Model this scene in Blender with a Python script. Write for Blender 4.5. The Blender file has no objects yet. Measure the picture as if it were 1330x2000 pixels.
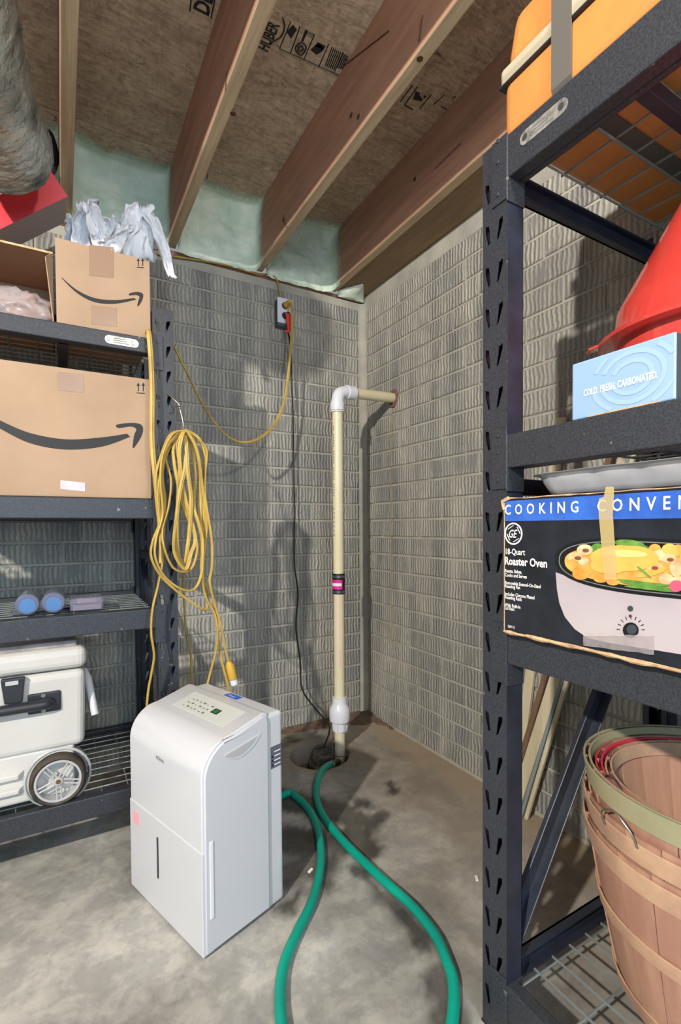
import bpy, bmesh, math, random
from mathutils import Vector, Matrix, noise, geometry
random.seed(7)
C = bpy.context.scene.collection
V = Vector
# ------------------------------------------------------------------ camera
CAM = V((-1.467, -2.281, 1.04)); YAW, PITCH, ROLL = math.radians(29.9), math.radians(1.4), math.radians(.4)
FPX, CX, PY = 950.0, 665.0, 1053.0
_f = V((math.sin(YAW)*math.cos(PITCH), math.cos(YAW)*math.cos(PITCH), -math.sin(PITCH)))
_r = V((math.cos(YAW), -math.sin(YAW), 0)); _u = _r.cross(_f)
_R = math.cos(ROLL)*_r - math.sin(ROLL)*_u; _U = _R.cross(_f)
cd = bpy.data.cameras.new('camera'); cam = bpy.data.objects.new('camera', cd); C.objects.link(cam)
cam.matrix_world = Matrix(((_R.x, _U.x, -_f.x, CAM.x), (_R.y, _U.y, -_f.y, CAM.y), (_R.z, _U.z, -_f.z, CAM.z), (0, 0, 0, 1)))
cd.sensor_fit = 'VERTICAL'; cd.sensor_height = 36; cd.lens = 36*FPX/2000; cd.shift_y = (PY-1000)/2000; cd.clip_start = .05
bpy.context.scene.camera = cam
def at(u, v, x=None, y=None, z=None):          # where the sight line of a photo pixel meets a real plane of the room
    d = _f + (u-CX)/FPX*_R - (v-PY)/FPX*_U
    t = (x-CAM.x)/d.x if x is not None else (y-CAM.y)/d.y if y is not None else (z-CAM.z)/d.z
    return CAM + t*d
# ------------------------------------------------------------------ light
sc = bpy.context.scene
sc.view_settings.view_transform = 'Standard'; sc.view_settings.look = 'None'; sc.view_settings.gamma = 1
sc.view_settings.use_curve_mapping = False; sc.view_settings.exposure = 0.28
w = bpy.data.worlds.new('world'); sc.world = w; w.use_nodes = True
bg = w.node_tree.nodes['Background']; bg.inputs[0].default_value = (.82, .91, 1, 1); bg.inputs[1].default_value = .29
def lamp(name, kind, loc, energy, col, size, target=None):
    l = bpy.data.lights.new(name, kind); l.energy = energy; l.color = col
    if kind == 'POINT': l.shadow_soft_size = size
    else: l.shape = 'RECTANGLE'; l.size, l.size_y = size
    o = bpy.data.objects.new(name, l); C.objects.link(o); o.location = loc
    if target: o.rotation_euler = (V(target)-V(loc)).to_track_quat('-Z', 'Y').to_euler()
    return o
lamp('bulb_left', 'POINT', (-3.2, -2.8, 2.24), 430, (1, .95, .87), .04)
lamp('bulb_near', 'POINT', (-.95, -2.75, 2.2), 42, (1, .95, .87), .05)
lamp('daylight_window', 'AREA', (-1.6, -4.6, 1.5), 62, (.54, .77, 1), (2.0, 1.6), (-1.2, -.5, .8))
# ------------------------------------------------------------------ materials
def lin(c): return tuple(((x/255)/12.92 if x <= 10 else ((x/255+.055)/1.055)**2.4) for x in c)
def node(nt, typ, props=None, **ins):
    n = nt.nodes.new(typ)
    for k, v in (props or {}).items(): setattr(n, k, v)
    for k, v in ins.items():
        s = n.inputs[int(k[1:])] if k[0] == 'i' and k[1:].isdigit() else n.inputs[k.replace('_', ' ')]
        if isinstance(v, bpy.types.NodeSocket): nt.links.new(v, s)
        elif isinstance(v, tuple) and len(v) == 3 and s.type == 'RGBA': s.default_value = (*v, 1)
        else: s.default_value = v
    return n
def ramp(nt, fac, a, b, ca=(0, 0, 0), cb=(1, 1, 1)):
    n = node(nt, 'ShaderNodeValToRGB', i0=fac); e = n.color_ramp.elements
    e[0].position, e[1].position = a, b; e[0].color, e[1].color = (*ca, 1), (*cb, 1)
    return n.outputs[0]
def mix(nt, fac, a, b, mode='MIX'):
    n = node(nt, 'ShaderNodeMix', {'data_type': 'RGBA', 'blend_type': mode})
    for i, v in ((0, fac), (6, a), (7, b)):
        if isinstance(v, bpy.types.NodeSocket): nt.links.new(v, n.inputs[i])
        else: n.inputs[i].default_value = (*v, 1) if isinstance(v, tuple) else v
    return n.outputs[2]
def new_mat(name):
    m = bpy.data.materials.new(name); m.use_nodes = True
    nt = m.node_tree; return m, nt, nt.nodes['Principled BSDF']
def coords(nt, st=(1, 1, 1), kind='Object'):
    tc = node(nt, 'ShaderNodeTexCoord').outputs[kind]
    return node(nt, 'ShaderNodeMapping', i0=tc, Scale=st).outputs[0]
def noise_of(nt, st, scale, detail=4., rough=.55, dist=0.):
    return node(nt, 'ShaderNodeTexNoise', Vector=coords(nt, st), Scale=scale, Detail=detail, Roughness=rough, Distortion=dist).outputs[0]
def M(name, rgb, rough=.5, metal=0., rgb2=None, vs=8., st=(1, 1, 1), lo=.35, hi=.65, bump=0., bd=.004, bs=80., bst=(1, 1, 1), trans=0., spec=.5, speck=None, spk=(.68, .74), coat=0., alpha=1., ior=1.45):
    m, nt, p = new_mat(name)
    col = lin(rgb)
    if rgb2: col = ramp(nt, noise_of(nt, st, vs), lo, hi, lin(rgb), lin(rgb2))
    if speck: col = mix(nt, ramp(nt, noise_of(nt, (1, 1, 1), 38, 3), *spk), col, lin(speck))
    if isinstance(col, tuple): p.inputs['Base Color'].default_value = (*col, 1)
    else: nt.links.new(col, p.inputs['Base Color'])
    p.inputs['Roughness'].default_value = rough; p.inputs['Metallic'].default_value = metal
    p.inputs['Transmission Weight'].default_value = trans; p.inputs['Specular IOR Level'].default_value = spec
    p.inputs['Coat Weight'].default_value = coat; p.inputs['Alpha'].default_value = alpha; p.inputs['IOR'].default_value = ior
    if bump:
        b = node(nt, 'ShaderNodeBump', Strength=min(1., bump), Distance=bd, Height=noise_of(nt, bst, bs, 4))
        nt.links.new(b.outputs[0], p.inputs['Normal'])
    return m
def brick_mat():
    m, nt, p = new_mat('textured_brick')
    pos = node(nt, 'ShaderNodeNewGeometry').outputs['Position']
    s = node(nt, 'ShaderNodeSeparateXYZ', i0=pos)
    h = node(nt, 'ShaderNodeMath', {'operation': 'SUBTRACT'}, i0=s.outputs[0], i1=s.outputs[1]).outputs[0]
    q = node(nt, 'ShaderNodeCombineXYZ', i0=h, i2=s.outputs[2]).outputs[0]
    wv = node(nt, 'ShaderNodeTexWave', {'wave_type': 'BANDS', 'bands_direction': 'X', 'wave_profile': 'SIN'}, Vector=q, Scale=17.5, Distortion=4.2, Detail=2., Detail_Scale=1.05, Detail_Roughness=.55).outputs[1]
    def nz(st, sca, det=4):
        return node(nt, 'ShaderNodeTexNoise', Vector=node(nt, 'ShaderNodeMapping', i0=q, Scale=st).outputs[0], Scale=sca, Detail=float(det)).outputs[0]
    brk = ramp(nt, nz((1, 1, .55), 16, 3), .3, .6)
    hgt = node(nt, 'ShaderNodeMath', {'operation': 'MULTIPLY'}, i0=wv, i1=brk).outputs[0]
    ridge = ramp(nt, hgt, .12, .5)
    streak = ramp(nt, nz((1, 1, .13), 9, 6), .36, .66)
    groove = mix(nt, streak, lin((120, 119, 115)), lin((156, 152, 143)))
    top = mix(nt, streak, lin((146, 144, 138)), lin((190, 185, 171)))
    col = mix(nt, ridge, groove, top)
    oi = node(nt, 'ShaderNodeObjectInfo').outputs['Random']
    col = mix(nt, 1., col, ramp(nt, oi, 0, 1, (.86, .86, .88), (1, 1, .98)), 'MULTIPLY')
    col = mix(nt, ramp(nt, nz((1, 1, 1), 45, 2), .74, .79), col, lin((60, 58, 54)))
    nt.links.new(col, p.inputs['Base Color']); p.inputs['Roughness'].default_value = .82
    b = node(nt, 'ShaderNodeBump', Strength=.85, Distance=.0055, Height=hgt)
    b2 = node(nt, 'ShaderNodeBump', Strength=.35, Distance=.002, Height=nz((1, 1, 1), 120, 4)); nt.links.new(b.outputs[0], b2.inputs['Normal'])
    nt.links.new(b2.outputs[0], p.inputs['Normal'])
    return m
def floor_mat():
    m, nt, p = new_mat('concrete_floor')
    n1 = noise_of(nt, (1, 1, 1), 2.6, 8, .62, .4); n2 = noise_of(nt, (1, 1, 1), 11, 8, .65, .3)
    col = ramp(nt, n1, .36, .66, lin((128, 124, 117)), lin((186, 182, 173)))
    col = mix(nt, ramp(nt, n2, .44, .58), mix(nt, 1., col, (.72, .73, .75), 'MULTIPLY'), col)
    col = mix(nt, ramp(nt, noise_of(nt, (1, 1, 1), 60, 3), .3, .5), mix(nt, 1., col, (.9, .9, .9), 'MULTIPLY'), col)
    dust = node(nt, 'ShaderNodeAttribute', {'attribute_name': 'dust'}).outputs['Fac']
    wet = node(nt, 'ShaderNodeAttribute', {'attribute_name': 'wet'}).outputs['Fac']
    col = mix(nt, dust, col, lin((158, 140, 116)))
    col = mix(nt, wet, col, mix(nt, 1., col, (.2, .19, .18), 'MULTIPLY'))
    nt.links.new(col, p.inputs['Base Color'])
    nt.links.new(ramp(nt, wet, 0, 1, (.75, .75, .75), (.62, .62, .62)), p.inputs['Roughness'])
    b = node(nt, 'ShaderNodeBump', Strength=.4, Distance=.004, Height=n2); nt.links.new(b.outputs[0], p.inputs['Normal'])
    return m
def osb_mat():
    m, nt, p = new_mat('strand_board')
    a = noise_of(nt, (2.2, 7, 1), 3.5, 9, .72, 2.2); b = noise_of(nt, (5, 2.6, 1), 4.5, 8, .7, 2.6); c = noise_of(nt, (1, 1, 1), 4, 7, .62, .5)
    col = ramp(nt, mix(nt, .38, a, b), .36, .64, lin((146, 122, 98)), lin((220, 198, 168)))
    col = mix(nt, ramp(nt, c, .36, .58), mix(nt, 1., col, (.78, .75, .72), 'MULTIPLY'), col)
    col = mix(nt, ramp(nt, noise_of(nt, (4, 9, 1), 3., 3, .6, 1.), .66, .74), col, lin((92, 64, 48)))
    col = mix(nt, ramp(nt, noise_of(nt, (5, 16, 1), 6., 2, .5, 1.), .64, .7), col, lin((206, 186, 154)))
    nt.links.new(col, p.inputs['Base Color']); p.inputs['Roughness'].default_value = .85
    bm_ = node(nt, 'ShaderNodeBump', Strength=.5, Distance=.003, Height=a); nt.links.new(bm_.outputs[0], p.inputs['Normal'])
    return m
BRICK, FLOOR, OSB = brick_mat(), floor_mat(), osb_mat()
MORTAR = M('mortar', (174, 169, 155), .9, rgb2=(152, 148, 138), vs=7, bump=.4, bs=90)
JOIST = M('joist_wood', (158, 116, 92), .8, rgb2=(182, 140, 114), vs=7, st=(5, .5, 5), lo=.3, hi=.7, bump=.25, bs=14, bst=(8, .5, 8))
JOIST_LIT = M('joist_wood_lit_underside', (182, 156, 124), .8, rgb2=(206, 182, 148), vs=7, st=(6, .5, 5), bump=.2, bs=14, bst=(8, .5, 8))  # same wood as the joist sides; light on the undersides painted in as paler colour
KNOT = M('wood_knot', (82, 52, 36), .8)
FOAM = M('spray_foam', (188, 206, 186), .55, rgb2=(216, 224, 206), vs=9, bump=.9, bs=26)
_nt = FOAM.node_tree; _at = node(_nt, 'ShaderNodeAttribute', {'attribute_name': 'cover'}).outputs['Fac']
_sum = node(_nt, 'ShaderNodeMath', {'operation': 'ADD'}, i0=_at, i1=node(_nt, 'ShaderNodeMath', {'operation': 'MULTIPLY'}, i0=noise_of(_nt, (1, 1, 1), 70, 4), i1=.5).outputs[0]).outputs[0]
_nt.links.new(ramp(_nt, _sum, .25, .95), _nt.nodes['Principled BSDF'].inputs['Alpha'])   # overspray thins out at its rim
RACK = M('charcoal_steel', (41, 43, 48), .45, rgb2=(54, 56, 62), vs=300, lo=.42, hi=.58, speck=(128, 126, 120), spk=(.71, .76), bump=.1, bs=200)
RACKD = M('dark_steel', (33, 36, 45), .4, rgb2=(44, 48, 60), vs=14)
WIRE = M('zinc_wire', (150, 158, 156), .38, metal=.55)
SILVER = M('silver_plate', (190, 188, 180), .35, metal=.5, rgb2=(130, 128, 122), vs=60)
CARD = M('cardboard', (158, 131, 106), .82, rgb2=(168, 140, 114), vs=5, bump=.08, bs=12, bst=(1, 1, 30))
CARDD = M('cardboard_inside', (150, 118, 92), .85)
CARDE = M('cardboard_edge', (205, 172, 132), .9, rgb2=(170, 136, 100), vs=60)
INK = M('black_ink', (34, 32, 32), .6)
TAPE = M('clear_tape', (148, 120, 101), .22, spec=.6)
LBL = M('paper_label', (196, 178, 190), .6, rgb2=(214, 200, 210), vs=60)
PAPER = M('white_tissue', (226, 226, 230), .75, rgb2=(240, 240, 242), vs=6, bump=.3, bs=18)
FILM = M('clear_film', (236, 226, 226), .12, trans=.75, spec=.8)
BLIS = M('clear_blister', (205, 208, 236), .06, trans=.82, spec=.8)
BLIS2 = M('grey_clear_plastic', (150, 150, 165), .2, trans=.5); DARKB = M('dark_blue_plastic', (60, 80, 110), .3)
BLUEP = M('blue_plastic', (96, 146, 206), .3, trans=.4)
RED = M('red_card', (226, 62, 72), .45); GREYC = M('grey_card', (214, 206, 212), .6)
WHITE = M('white_plastic', (192, 192, 195), .3, spec=.5); WHITE2 = M('white_plastic_shell', (196, 196, 198), .22, coat=.3)
PANEL = M('control_panel', (194, 196, 190), .3); GREYP = M('grey_print', (110, 112, 110), .5)
LED = M('display_green', (20, 60, 20), .4); DARKP = M('dark_window', (50, 54, 62), .25)
LBLUE = M('blue_label', (36, 96, 196), .45); LGREY = M('grey_label', (92, 92, 102), .5); LPINK = M('pink_label', (226, 160, 168), .5)
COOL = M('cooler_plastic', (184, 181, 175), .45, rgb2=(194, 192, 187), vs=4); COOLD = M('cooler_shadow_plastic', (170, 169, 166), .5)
CRIM = M('grey_rim', (128, 118, 114), .4, rgb2=(160, 150, 146), vs=20)
BLK = M('black_plastic', (38, 40, 46), .4); RUB = M('tyre_rubber', (46, 43, 40), .75, rgb2=(76, 66, 54), vs=30, bump=.4, bs=60)
HUB = M('grey_wheel', (170, 170, 170), .4); BRASS = M('hub_brass', (130, 100, 66), .4, metal=.6)
YEL = M('yellow_cord', (186, 156, 76), .5, rgb2=(160, 130, 62), vs=12); YELD = M('yellow_cord_edge', (150, 120, 44), .5); YPL = M('yellow_plug', (196, 154, 58), .4)
BCORD = M('black_cord', (24, 24, 25), .5); STEELW = M('steel_hook', (150, 146, 138), .35, metal=.8)
PVC = M('cream_pipe', (226, 214, 180), .35, rgb2=(216, 204, 168), vs=5); PVCW = M('white_fitting', (222, 222, 226), .3)
RUBB = M('black_rubber', (26, 26, 28), .45); PINK = M('magenta_label', (214, 40, 140), .45); PINKP = M('pink_print', (236, 170, 190), .5)
SEAL = M('sealant', (126, 84, 78), .8, bump=.6, bs=60); CLAMP = M('clamp_steel', (120, 122, 126), .3, metal=.8)
HOSE = M('green_hose', (0, 154, 130), .36, rgb2=(4, 134, 114), vs=5); DIRT = M('brown_dirt', (92, 74, 62), .95, rgb2=(120, 98, 82), vs=30, bump=.8, bs=50)
PUMP = M('pump_iron', (82, 80, 76), .6, rgb2=(124, 112, 98), vs=30, bump=.4, bs=50); BASIN = M('basin_plastic', (128, 140, 146), .5, rgb2=(112, 96, 80), vs=9, lo=.45, hi=.7)
WATER = M('sump_water', (52, 38, 26), .08, spec=.6)
FOIL = M('foil_wrap', (200, 202, 194), .28, metal=.55, rgb2=(96, 96, 88), vs=7, bump=1., bd=.014, bs=26); FOILR = M('foil_red', (150, 60, 62), .35, metal=.5, bump=1., bs=16)
ORANGE = M('orange_case', (204, 138, 72), .42, rgb2=(194, 126, 68), vs=6); BAND = M('grey_band', (160, 150, 128), .55, rgb2=(182, 172, 148), vs=8, st=(1, .2, 8))
STRAP = M('grey_strap', (92, 88, 82), .7); LAV = M('lavender_plastic', (176, 146, 160), .5)
FUN = M('red_plastic', (204, 64, 56), .14, spec=.6, coat=.5); SKY = M('pale_blue_card', (136, 166, 198), .5, rgb2=(144, 172, 202), vs=4); SKYL = M('pale_blue_print', (148, 176, 205), .5)
CREAM = M('cream_print', (226, 228, 226), .6); CHAR = M('charcoal_card', (64, 68, 74), .6)
ALU = M('foil_tray', (214, 214, 218), .28, metal=.4, bump=.3, bs=14)
PBLK = M('glossy_black_card', (22, 25, 30), .35, rgb2=(34, 38, 46), vs=20); PBLUE = M('blue_band_print', (54, 104, 196), .4, rgb2=(44, 84, 164), vs=22)
PWHT = M('white_print', (228, 224, 220), .5); PLAV = M('pale_lavender_print', (172, 160, 166), .35, rgb2=(182, 172, 172), vs=4); PRIM = M('black_rim_print', (22, 23, 24), .3)
PGREY = M('rim_highlight_print', (120, 122, 122), .3)
POR = M('orange_food_print', (226, 132, 48), .45, rgb2=(236, 176, 92), vs=30); PCH = M('golden_roast_print', (222, 150, 60), .4, rgb2=(240, 184, 96), vs=14)
PGRN = M('green_food_print', (70, 120, 44), .45, rgb2=(110, 150, 66), vs=60); PCRM = M('mushroom_print', (230, 204, 160), .45, rgb2=(190, 140, 96), vs=40); PPUR = M('onion_print', (190, 84, 110), .45)
MTAPE = M('masking_tape', (206, 184, 124), .5, alpha=.62)
STAVE = M('basket_stave', (196, 154, 126), .75, rgb2=(166, 122, 102), vs=5, st=(3, 3, .4), bump=.2, bs=20, bst=(4, 4, .4))
HOOP = M('basket_hoop', (202, 166, 132), .72, rgb2=(166, 128, 108), vs=9, speck=(90, 66, 54), spk=(.73, .78)); HOOPG = M('greenish_hoop', (150, 146, 112), .72, rgb2=(168, 158, 124), vs=9, speck=(104, 84, 70), spk=(.72, .77)); HOOPR = M('red_hoop', (206, 56, 78), .5)
LATHW = M('pale_trim_wood', (206, 194, 166), .7, rgb2=(186, 172, 142), vs=6, st=(6, 6, .4)); LATHB = M('brown_trim_wood', (98, 76, 56), .7, rgb2=(118, 92, 70), vs=6, st=(6, 6, .4)); LATHG = M('grey_trim_wood', (126, 136, 136), .7)
OUTW = M('outlet_plate', (222, 222, 230), .4); OUTB = M('outlet_box_grey', (84, 88, 92), .5); TAGR = M('red_tag', (232, 60, 66), .5); SOCK = M('socket_face', (60, 60, 62), .5)
# ------------------------------------------------------------------ builders
def wmat(o):
    return (wmat(o.parent) if o.parent else Matrix.Identity(4)) @ o.matrix_basis
def basis(d, up=V((0, 0, 1))):
    d = d.normalized()
    if abs(d.dot(up)) > .98: up = V((1, 0, 0)) if abs(d.x) < .9 else V((0, 1, 0))
    a = d.cross(up).normalized(); return a, a.cross(d).normalized()
def spline(pts, n=8, closed=False):
    P = [V(p) for p in pts]; out = []; L = len(P)
    for i in range(L if closed else L-1):
        if closed: a, b, c, d = P[(i-1) % L], P[i], P[(i+1) % L], P[(i+2) % L]
        else: a, b, c, d = P[max(i-1, 0)], P[i], P[i+1], P[min(i+2, L-1)]
        for k in range(n):
            t = k/n
            out.append(.5*((2*b)+(c-a)*t+(2*a-5*b+4*c-d)*t*t+(3*b-a-3*c+d)*t**3))
    if not closed: out.append(P[-1])
    return out
class MB:
    def __init__(s, T=None): s.v = []; s.f = []; s.m = []; s.T = T
    def add(s, vs, fs, m=0):
        o = len(s.v); s.v += [V(p) for p in vs]
        for f in fs: s.f.append([i+o for i in f]); s.m.append(m)
        return s
    def hexa(s, p, m=0):                        # 8 corners: bottom loop, top loop
        return s.add(p, [(3, 2, 1, 0), (4, 5, 6, 7), (0, 1, 5, 4), (1, 2, 6, 5), (2, 3, 7, 6), (3, 0, 4, 7)], m)
    def box(s, x0, x1, y0, y1, z0, z1, m=0):
        x0, x1 = sorted((x0, x1)); y0, y1 = sorted((y0, y1)); z0, z1 = sorted((z0, z1))
        return s.hexa([(x0, y0, z0), (x1, y0, z0), (x1, y1, z0), (x0, y1, z0), (x0, y0, z1), (x1, y0, z1), (x1, y1, z1), (x0, y1, z1)], m)
    def bar(s, p0, p1, wa, wb, m=0, up=V((0, 0, 1))):
        p0, p1 = V(p0), V(p1); a, b = basis(p1-p0, up); a *= wa/2; b *= wb/2
        q = lambda p: [p-a-b, p+a-b, p+a+b, p-a+b]
        return s.hexa(q(p0)+q(p1), m)
    def tube(s, pts, r, n=8, m=0, closed=False, flat=1., caps=True, up=V((0, 0, 1))):
        pts = [V(p) for p in pts]; L = len(pts); vs = []; fs = []; pa = None
        for i, p in enumerate(pts):
            d = (pts[(i+1) % L]-pts[i-1]) if closed else (pts[min(i+1, L-1)]-pts[max(i-1, 0)])
            if d.length < 1e-9: d = V((0, 0, 1))
            d.normalize()
            if pa is None: a, b = basis(d, up)
            else:
                a = pa-d*pa.dot(d)
                a = a.normalized() if a.length > 1e-6 else basis(d)[0]
                b = a.cross(d)
            pa = a; rr = r(i/(L-1)) if callable(r) else r; lob = flat < .9
            for k in range(n):
                t = 2*math.pi*k/n; g_ = .6 if lob and n == 12 and k in (2, 4, 8, 10) else 1.; vs.append(p+a*math.cos(t)*rr+b*math.sin(t)*rr*flat*g_)
        for i in range(L if closed else L-1):
            j = (i+1) % L
            for k in range(n): fs.append((i*n+k, i*n+(k+1) % n, j*n+(k+1) % n, j*n+k))
        if caps and not closed: fs += [tuple(range(n))[::-1], tuple((L-1)*n+k for k in range(n))]
        return s.add(vs, fs, m)
    def cyl(s, p0, p1, r0, r1=None, n=16, m=0):
        p0, p1 = V(p0), V(p1); r1 = r0 if r1 is None else r1; a, b = basis(p1-p0)
        vs = [p+a*math.cos(2*math.pi*k/n)*r+b*math.sin(2*math.pi*k/n)*r for p, r in ((p0, r0), (p1, r1)) for k in range(n)]
        return s.add(vs, [(k, (k+1) % n, n+(k+1) % n, n+k) for k in range(n)]+[tuple(range(n))[::-1], tuple(range(n, 2*n))], m)
    def lathe(s, prof, o=(0, 0, 0), n=32, m=0, ax=V((0, 0, 1)), closed=False):
        o = V(o); a, b = basis(V(ax)); ax = V(ax).normalized(); vs = []; L = len(prof)
        for r, z in prof:
            for k in range(n):
                t = 2*math.pi*k/n; vs.append(o+ax*z+(a*math.cos(t)+b*math.sin(t))*max(r, 1e-5))
        fs = []
        for i in range(L if closed else L-1):
            j = (i+1) % L
            for k in range(n): fs.append((i*n+k, i*n+(k+1) % n, j*n+(k+1) % n, j*n+k))
        return s.add(vs, fs, m)
    def prism(s, poly, ext, m=0):
        P = [V(p) for p in poly]; e = V(ext); n = len(P)
        tri = geometry.tessellate_polygon([P])
        return s.add(P+[p+e for p in P], [tuple(t) for t in tri]+[tuple(i+n for i in t)[::-1] for t in tri]+[(i, (i+1) % n, n+(i+1) % n, n+i) for i in range(n)], m)
    def poly(s, P, m=0):
        P = [V(p) for p in P]; return s.add(P, [tuple(t) for t in geometry.tessellate_polygon([P])], m)
    def grid(s, fn, nu, nv, m=0, closed_u=False):
        vs = [fn(i/nu, j/nv) for j in range(nv+1) for i in range(nu if closed_u else nu+1)]; W = nu if closed_u else nu+1
        return s.add(vs, [(j*W+i, j*W+(i+1) % W, (j+1)*W+(i+1) % W, (j+1)*W+i) for j in range(nv) for i in range(nu)], m)
    def mesh(s, name, mats, inv=None):
        me = bpy.data.meshes.new(name); vs = s.v
        if s.T: vs = [s.T @ p for p in vs]
        if inv: vs = [inv @ p for p in vs]
        me.from_pydata([tuple(p) for p in vs], [], s.f)
        for m in (mats if isinstance(mats, (list, tuple)) else [mats]): me.materials.append(m)
        me.polygons.foreach_set('material_index', s.m); me.update()
        return me
    def build(s, name, mats, parent=None, smooth=None, bevel=0., seg=2, solid=0., fix=True):
        me = s.mesh(name, mats, wmat(parent).inverted() if parent else None)
        if fix:
            b = bmesh.new(); b.from_mesh(me); bmesh.ops.recalc_face_normals(b, faces=b.faces[:]); b.to_mesh(me); b.free()
        if smooth: me.shade_smooth(); me.set_sharp_from_angle(angle=math.radians(smooth))
        o = bpy.data.objects.new(name, me); C.objects.link(o); o.parent = parent
        if solid: q = o.modifiers.new('solid', 'SOLIDIFY'); q.thickness = solid; q.offset = 0
        if bevel: q = o.modifiers.new('bevel', 'BEVEL'); q.width = bevel; q.segments = seg; q.limit_method = 'ANGLE'; q.angle_limit = math.radians(40); q.harden_normals = False
        return o
def tag(o, label=None, cat=None, group=None, kind=None):
    for k, v in (('label', label), ('category', cat), ('group', group), ('kind', kind)):
        if v: o[k] = v
    return o
def thing(name, label, cat, loc=(0, 0, 0), rz=0., group=None):
    o = bpy.data.objects.new(name, None); C.objects.link(o); o.empty_display_size = .05
    o.location = loc; o.rotation_euler = (0, 0, rz); return tag(o, label, cat, group)
def text(body, size, o, right, up, mat, parent, name='lettering', T=None, sx=1., bold=0., align='LEFT', shear=0., space=1.):
    cu = bpy.data.curves.new('t', 'FONT'); cu.body = body; cu.size = size; cu.resolution_u = 2; cu.align_x = align; cu.offset = bold; cu.shear = shear; cu.space_character = space
    t = bpy.data.objects.new('t', cu); C.objects.link(t)
    me = bpy.data.meshes.new_from_object(t.evaluated_get(bpy.context.evaluated_depsgraph_get()))
    bpy.data.objects.remove(t); bpy.data.curves.remove(cu)
    right, up, o = V(right).normalized(), V(up).normalized(), V(o); n = right.cross(up)
    W = Matrix(((right.x*sx, up.x, n.x, o.x), (right.y*sx, up.y, n.y, o.y), (right.z*sx, up.z, n.z, o.z), (0, 0, 0, 1)))
    if T: W = T @ W
    me.transform(wmat(parent).inverted() @ W); me.name = name; me.materials.clear(); me.materials.append(mat)
    ob = bpy.data.objects.new(name, me); C.objects.link(ob); ob.parent = parent; return ob
def copies(src, mats_list, parent):
    for Mx in mats_list:
        o = src.copy(); C.objects.link(o); o.parent = parent; o.matrix_basis = Mx
# ------------------------------------------------------------------ setting
def seg_dist(p, a, b):
    d = b-a; t = max(0, min(1, (p-a).dot(d)/max(d.length_squared, 1e-9))); return (p-a-d*t).length
F2 = lambda u, v: at(u, v, z=0).to_2d()
HC, HR = V((-.466, -.334)), .135                # sump opening
wet_lines = [(F2(545, 1560), F2(640, 1580), .07), (F2(640, 1580), F2(690, 1600), .06), (F2(560, 1640), F2(650, 1650), .075), (F2(560, 1710), F2(610, 1690), .05),
             (F2(560, 1770), F2(585, 1740), .03), (F2(700, 1640), F2(745, 1590), .03), (F2(690, 1625), F2(720, 1660), .045), (F2(655, 1640), F2(640, 1720), .022), (F2(700, 1700), F2(790, 1790), .018), (F2(790, 1790), F2(850, 1880), .02),
             (F2(850, 1880), F2(880, 1960), .024), (F2(862, 1940), F2(880, 2060), .035), (F2(760, 1530), F2(770, 1545), .015), (F2(690, 1560), F2(730, 1580), .02), (F2(560, 1440), F2(580, 1450), .02)]
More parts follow.
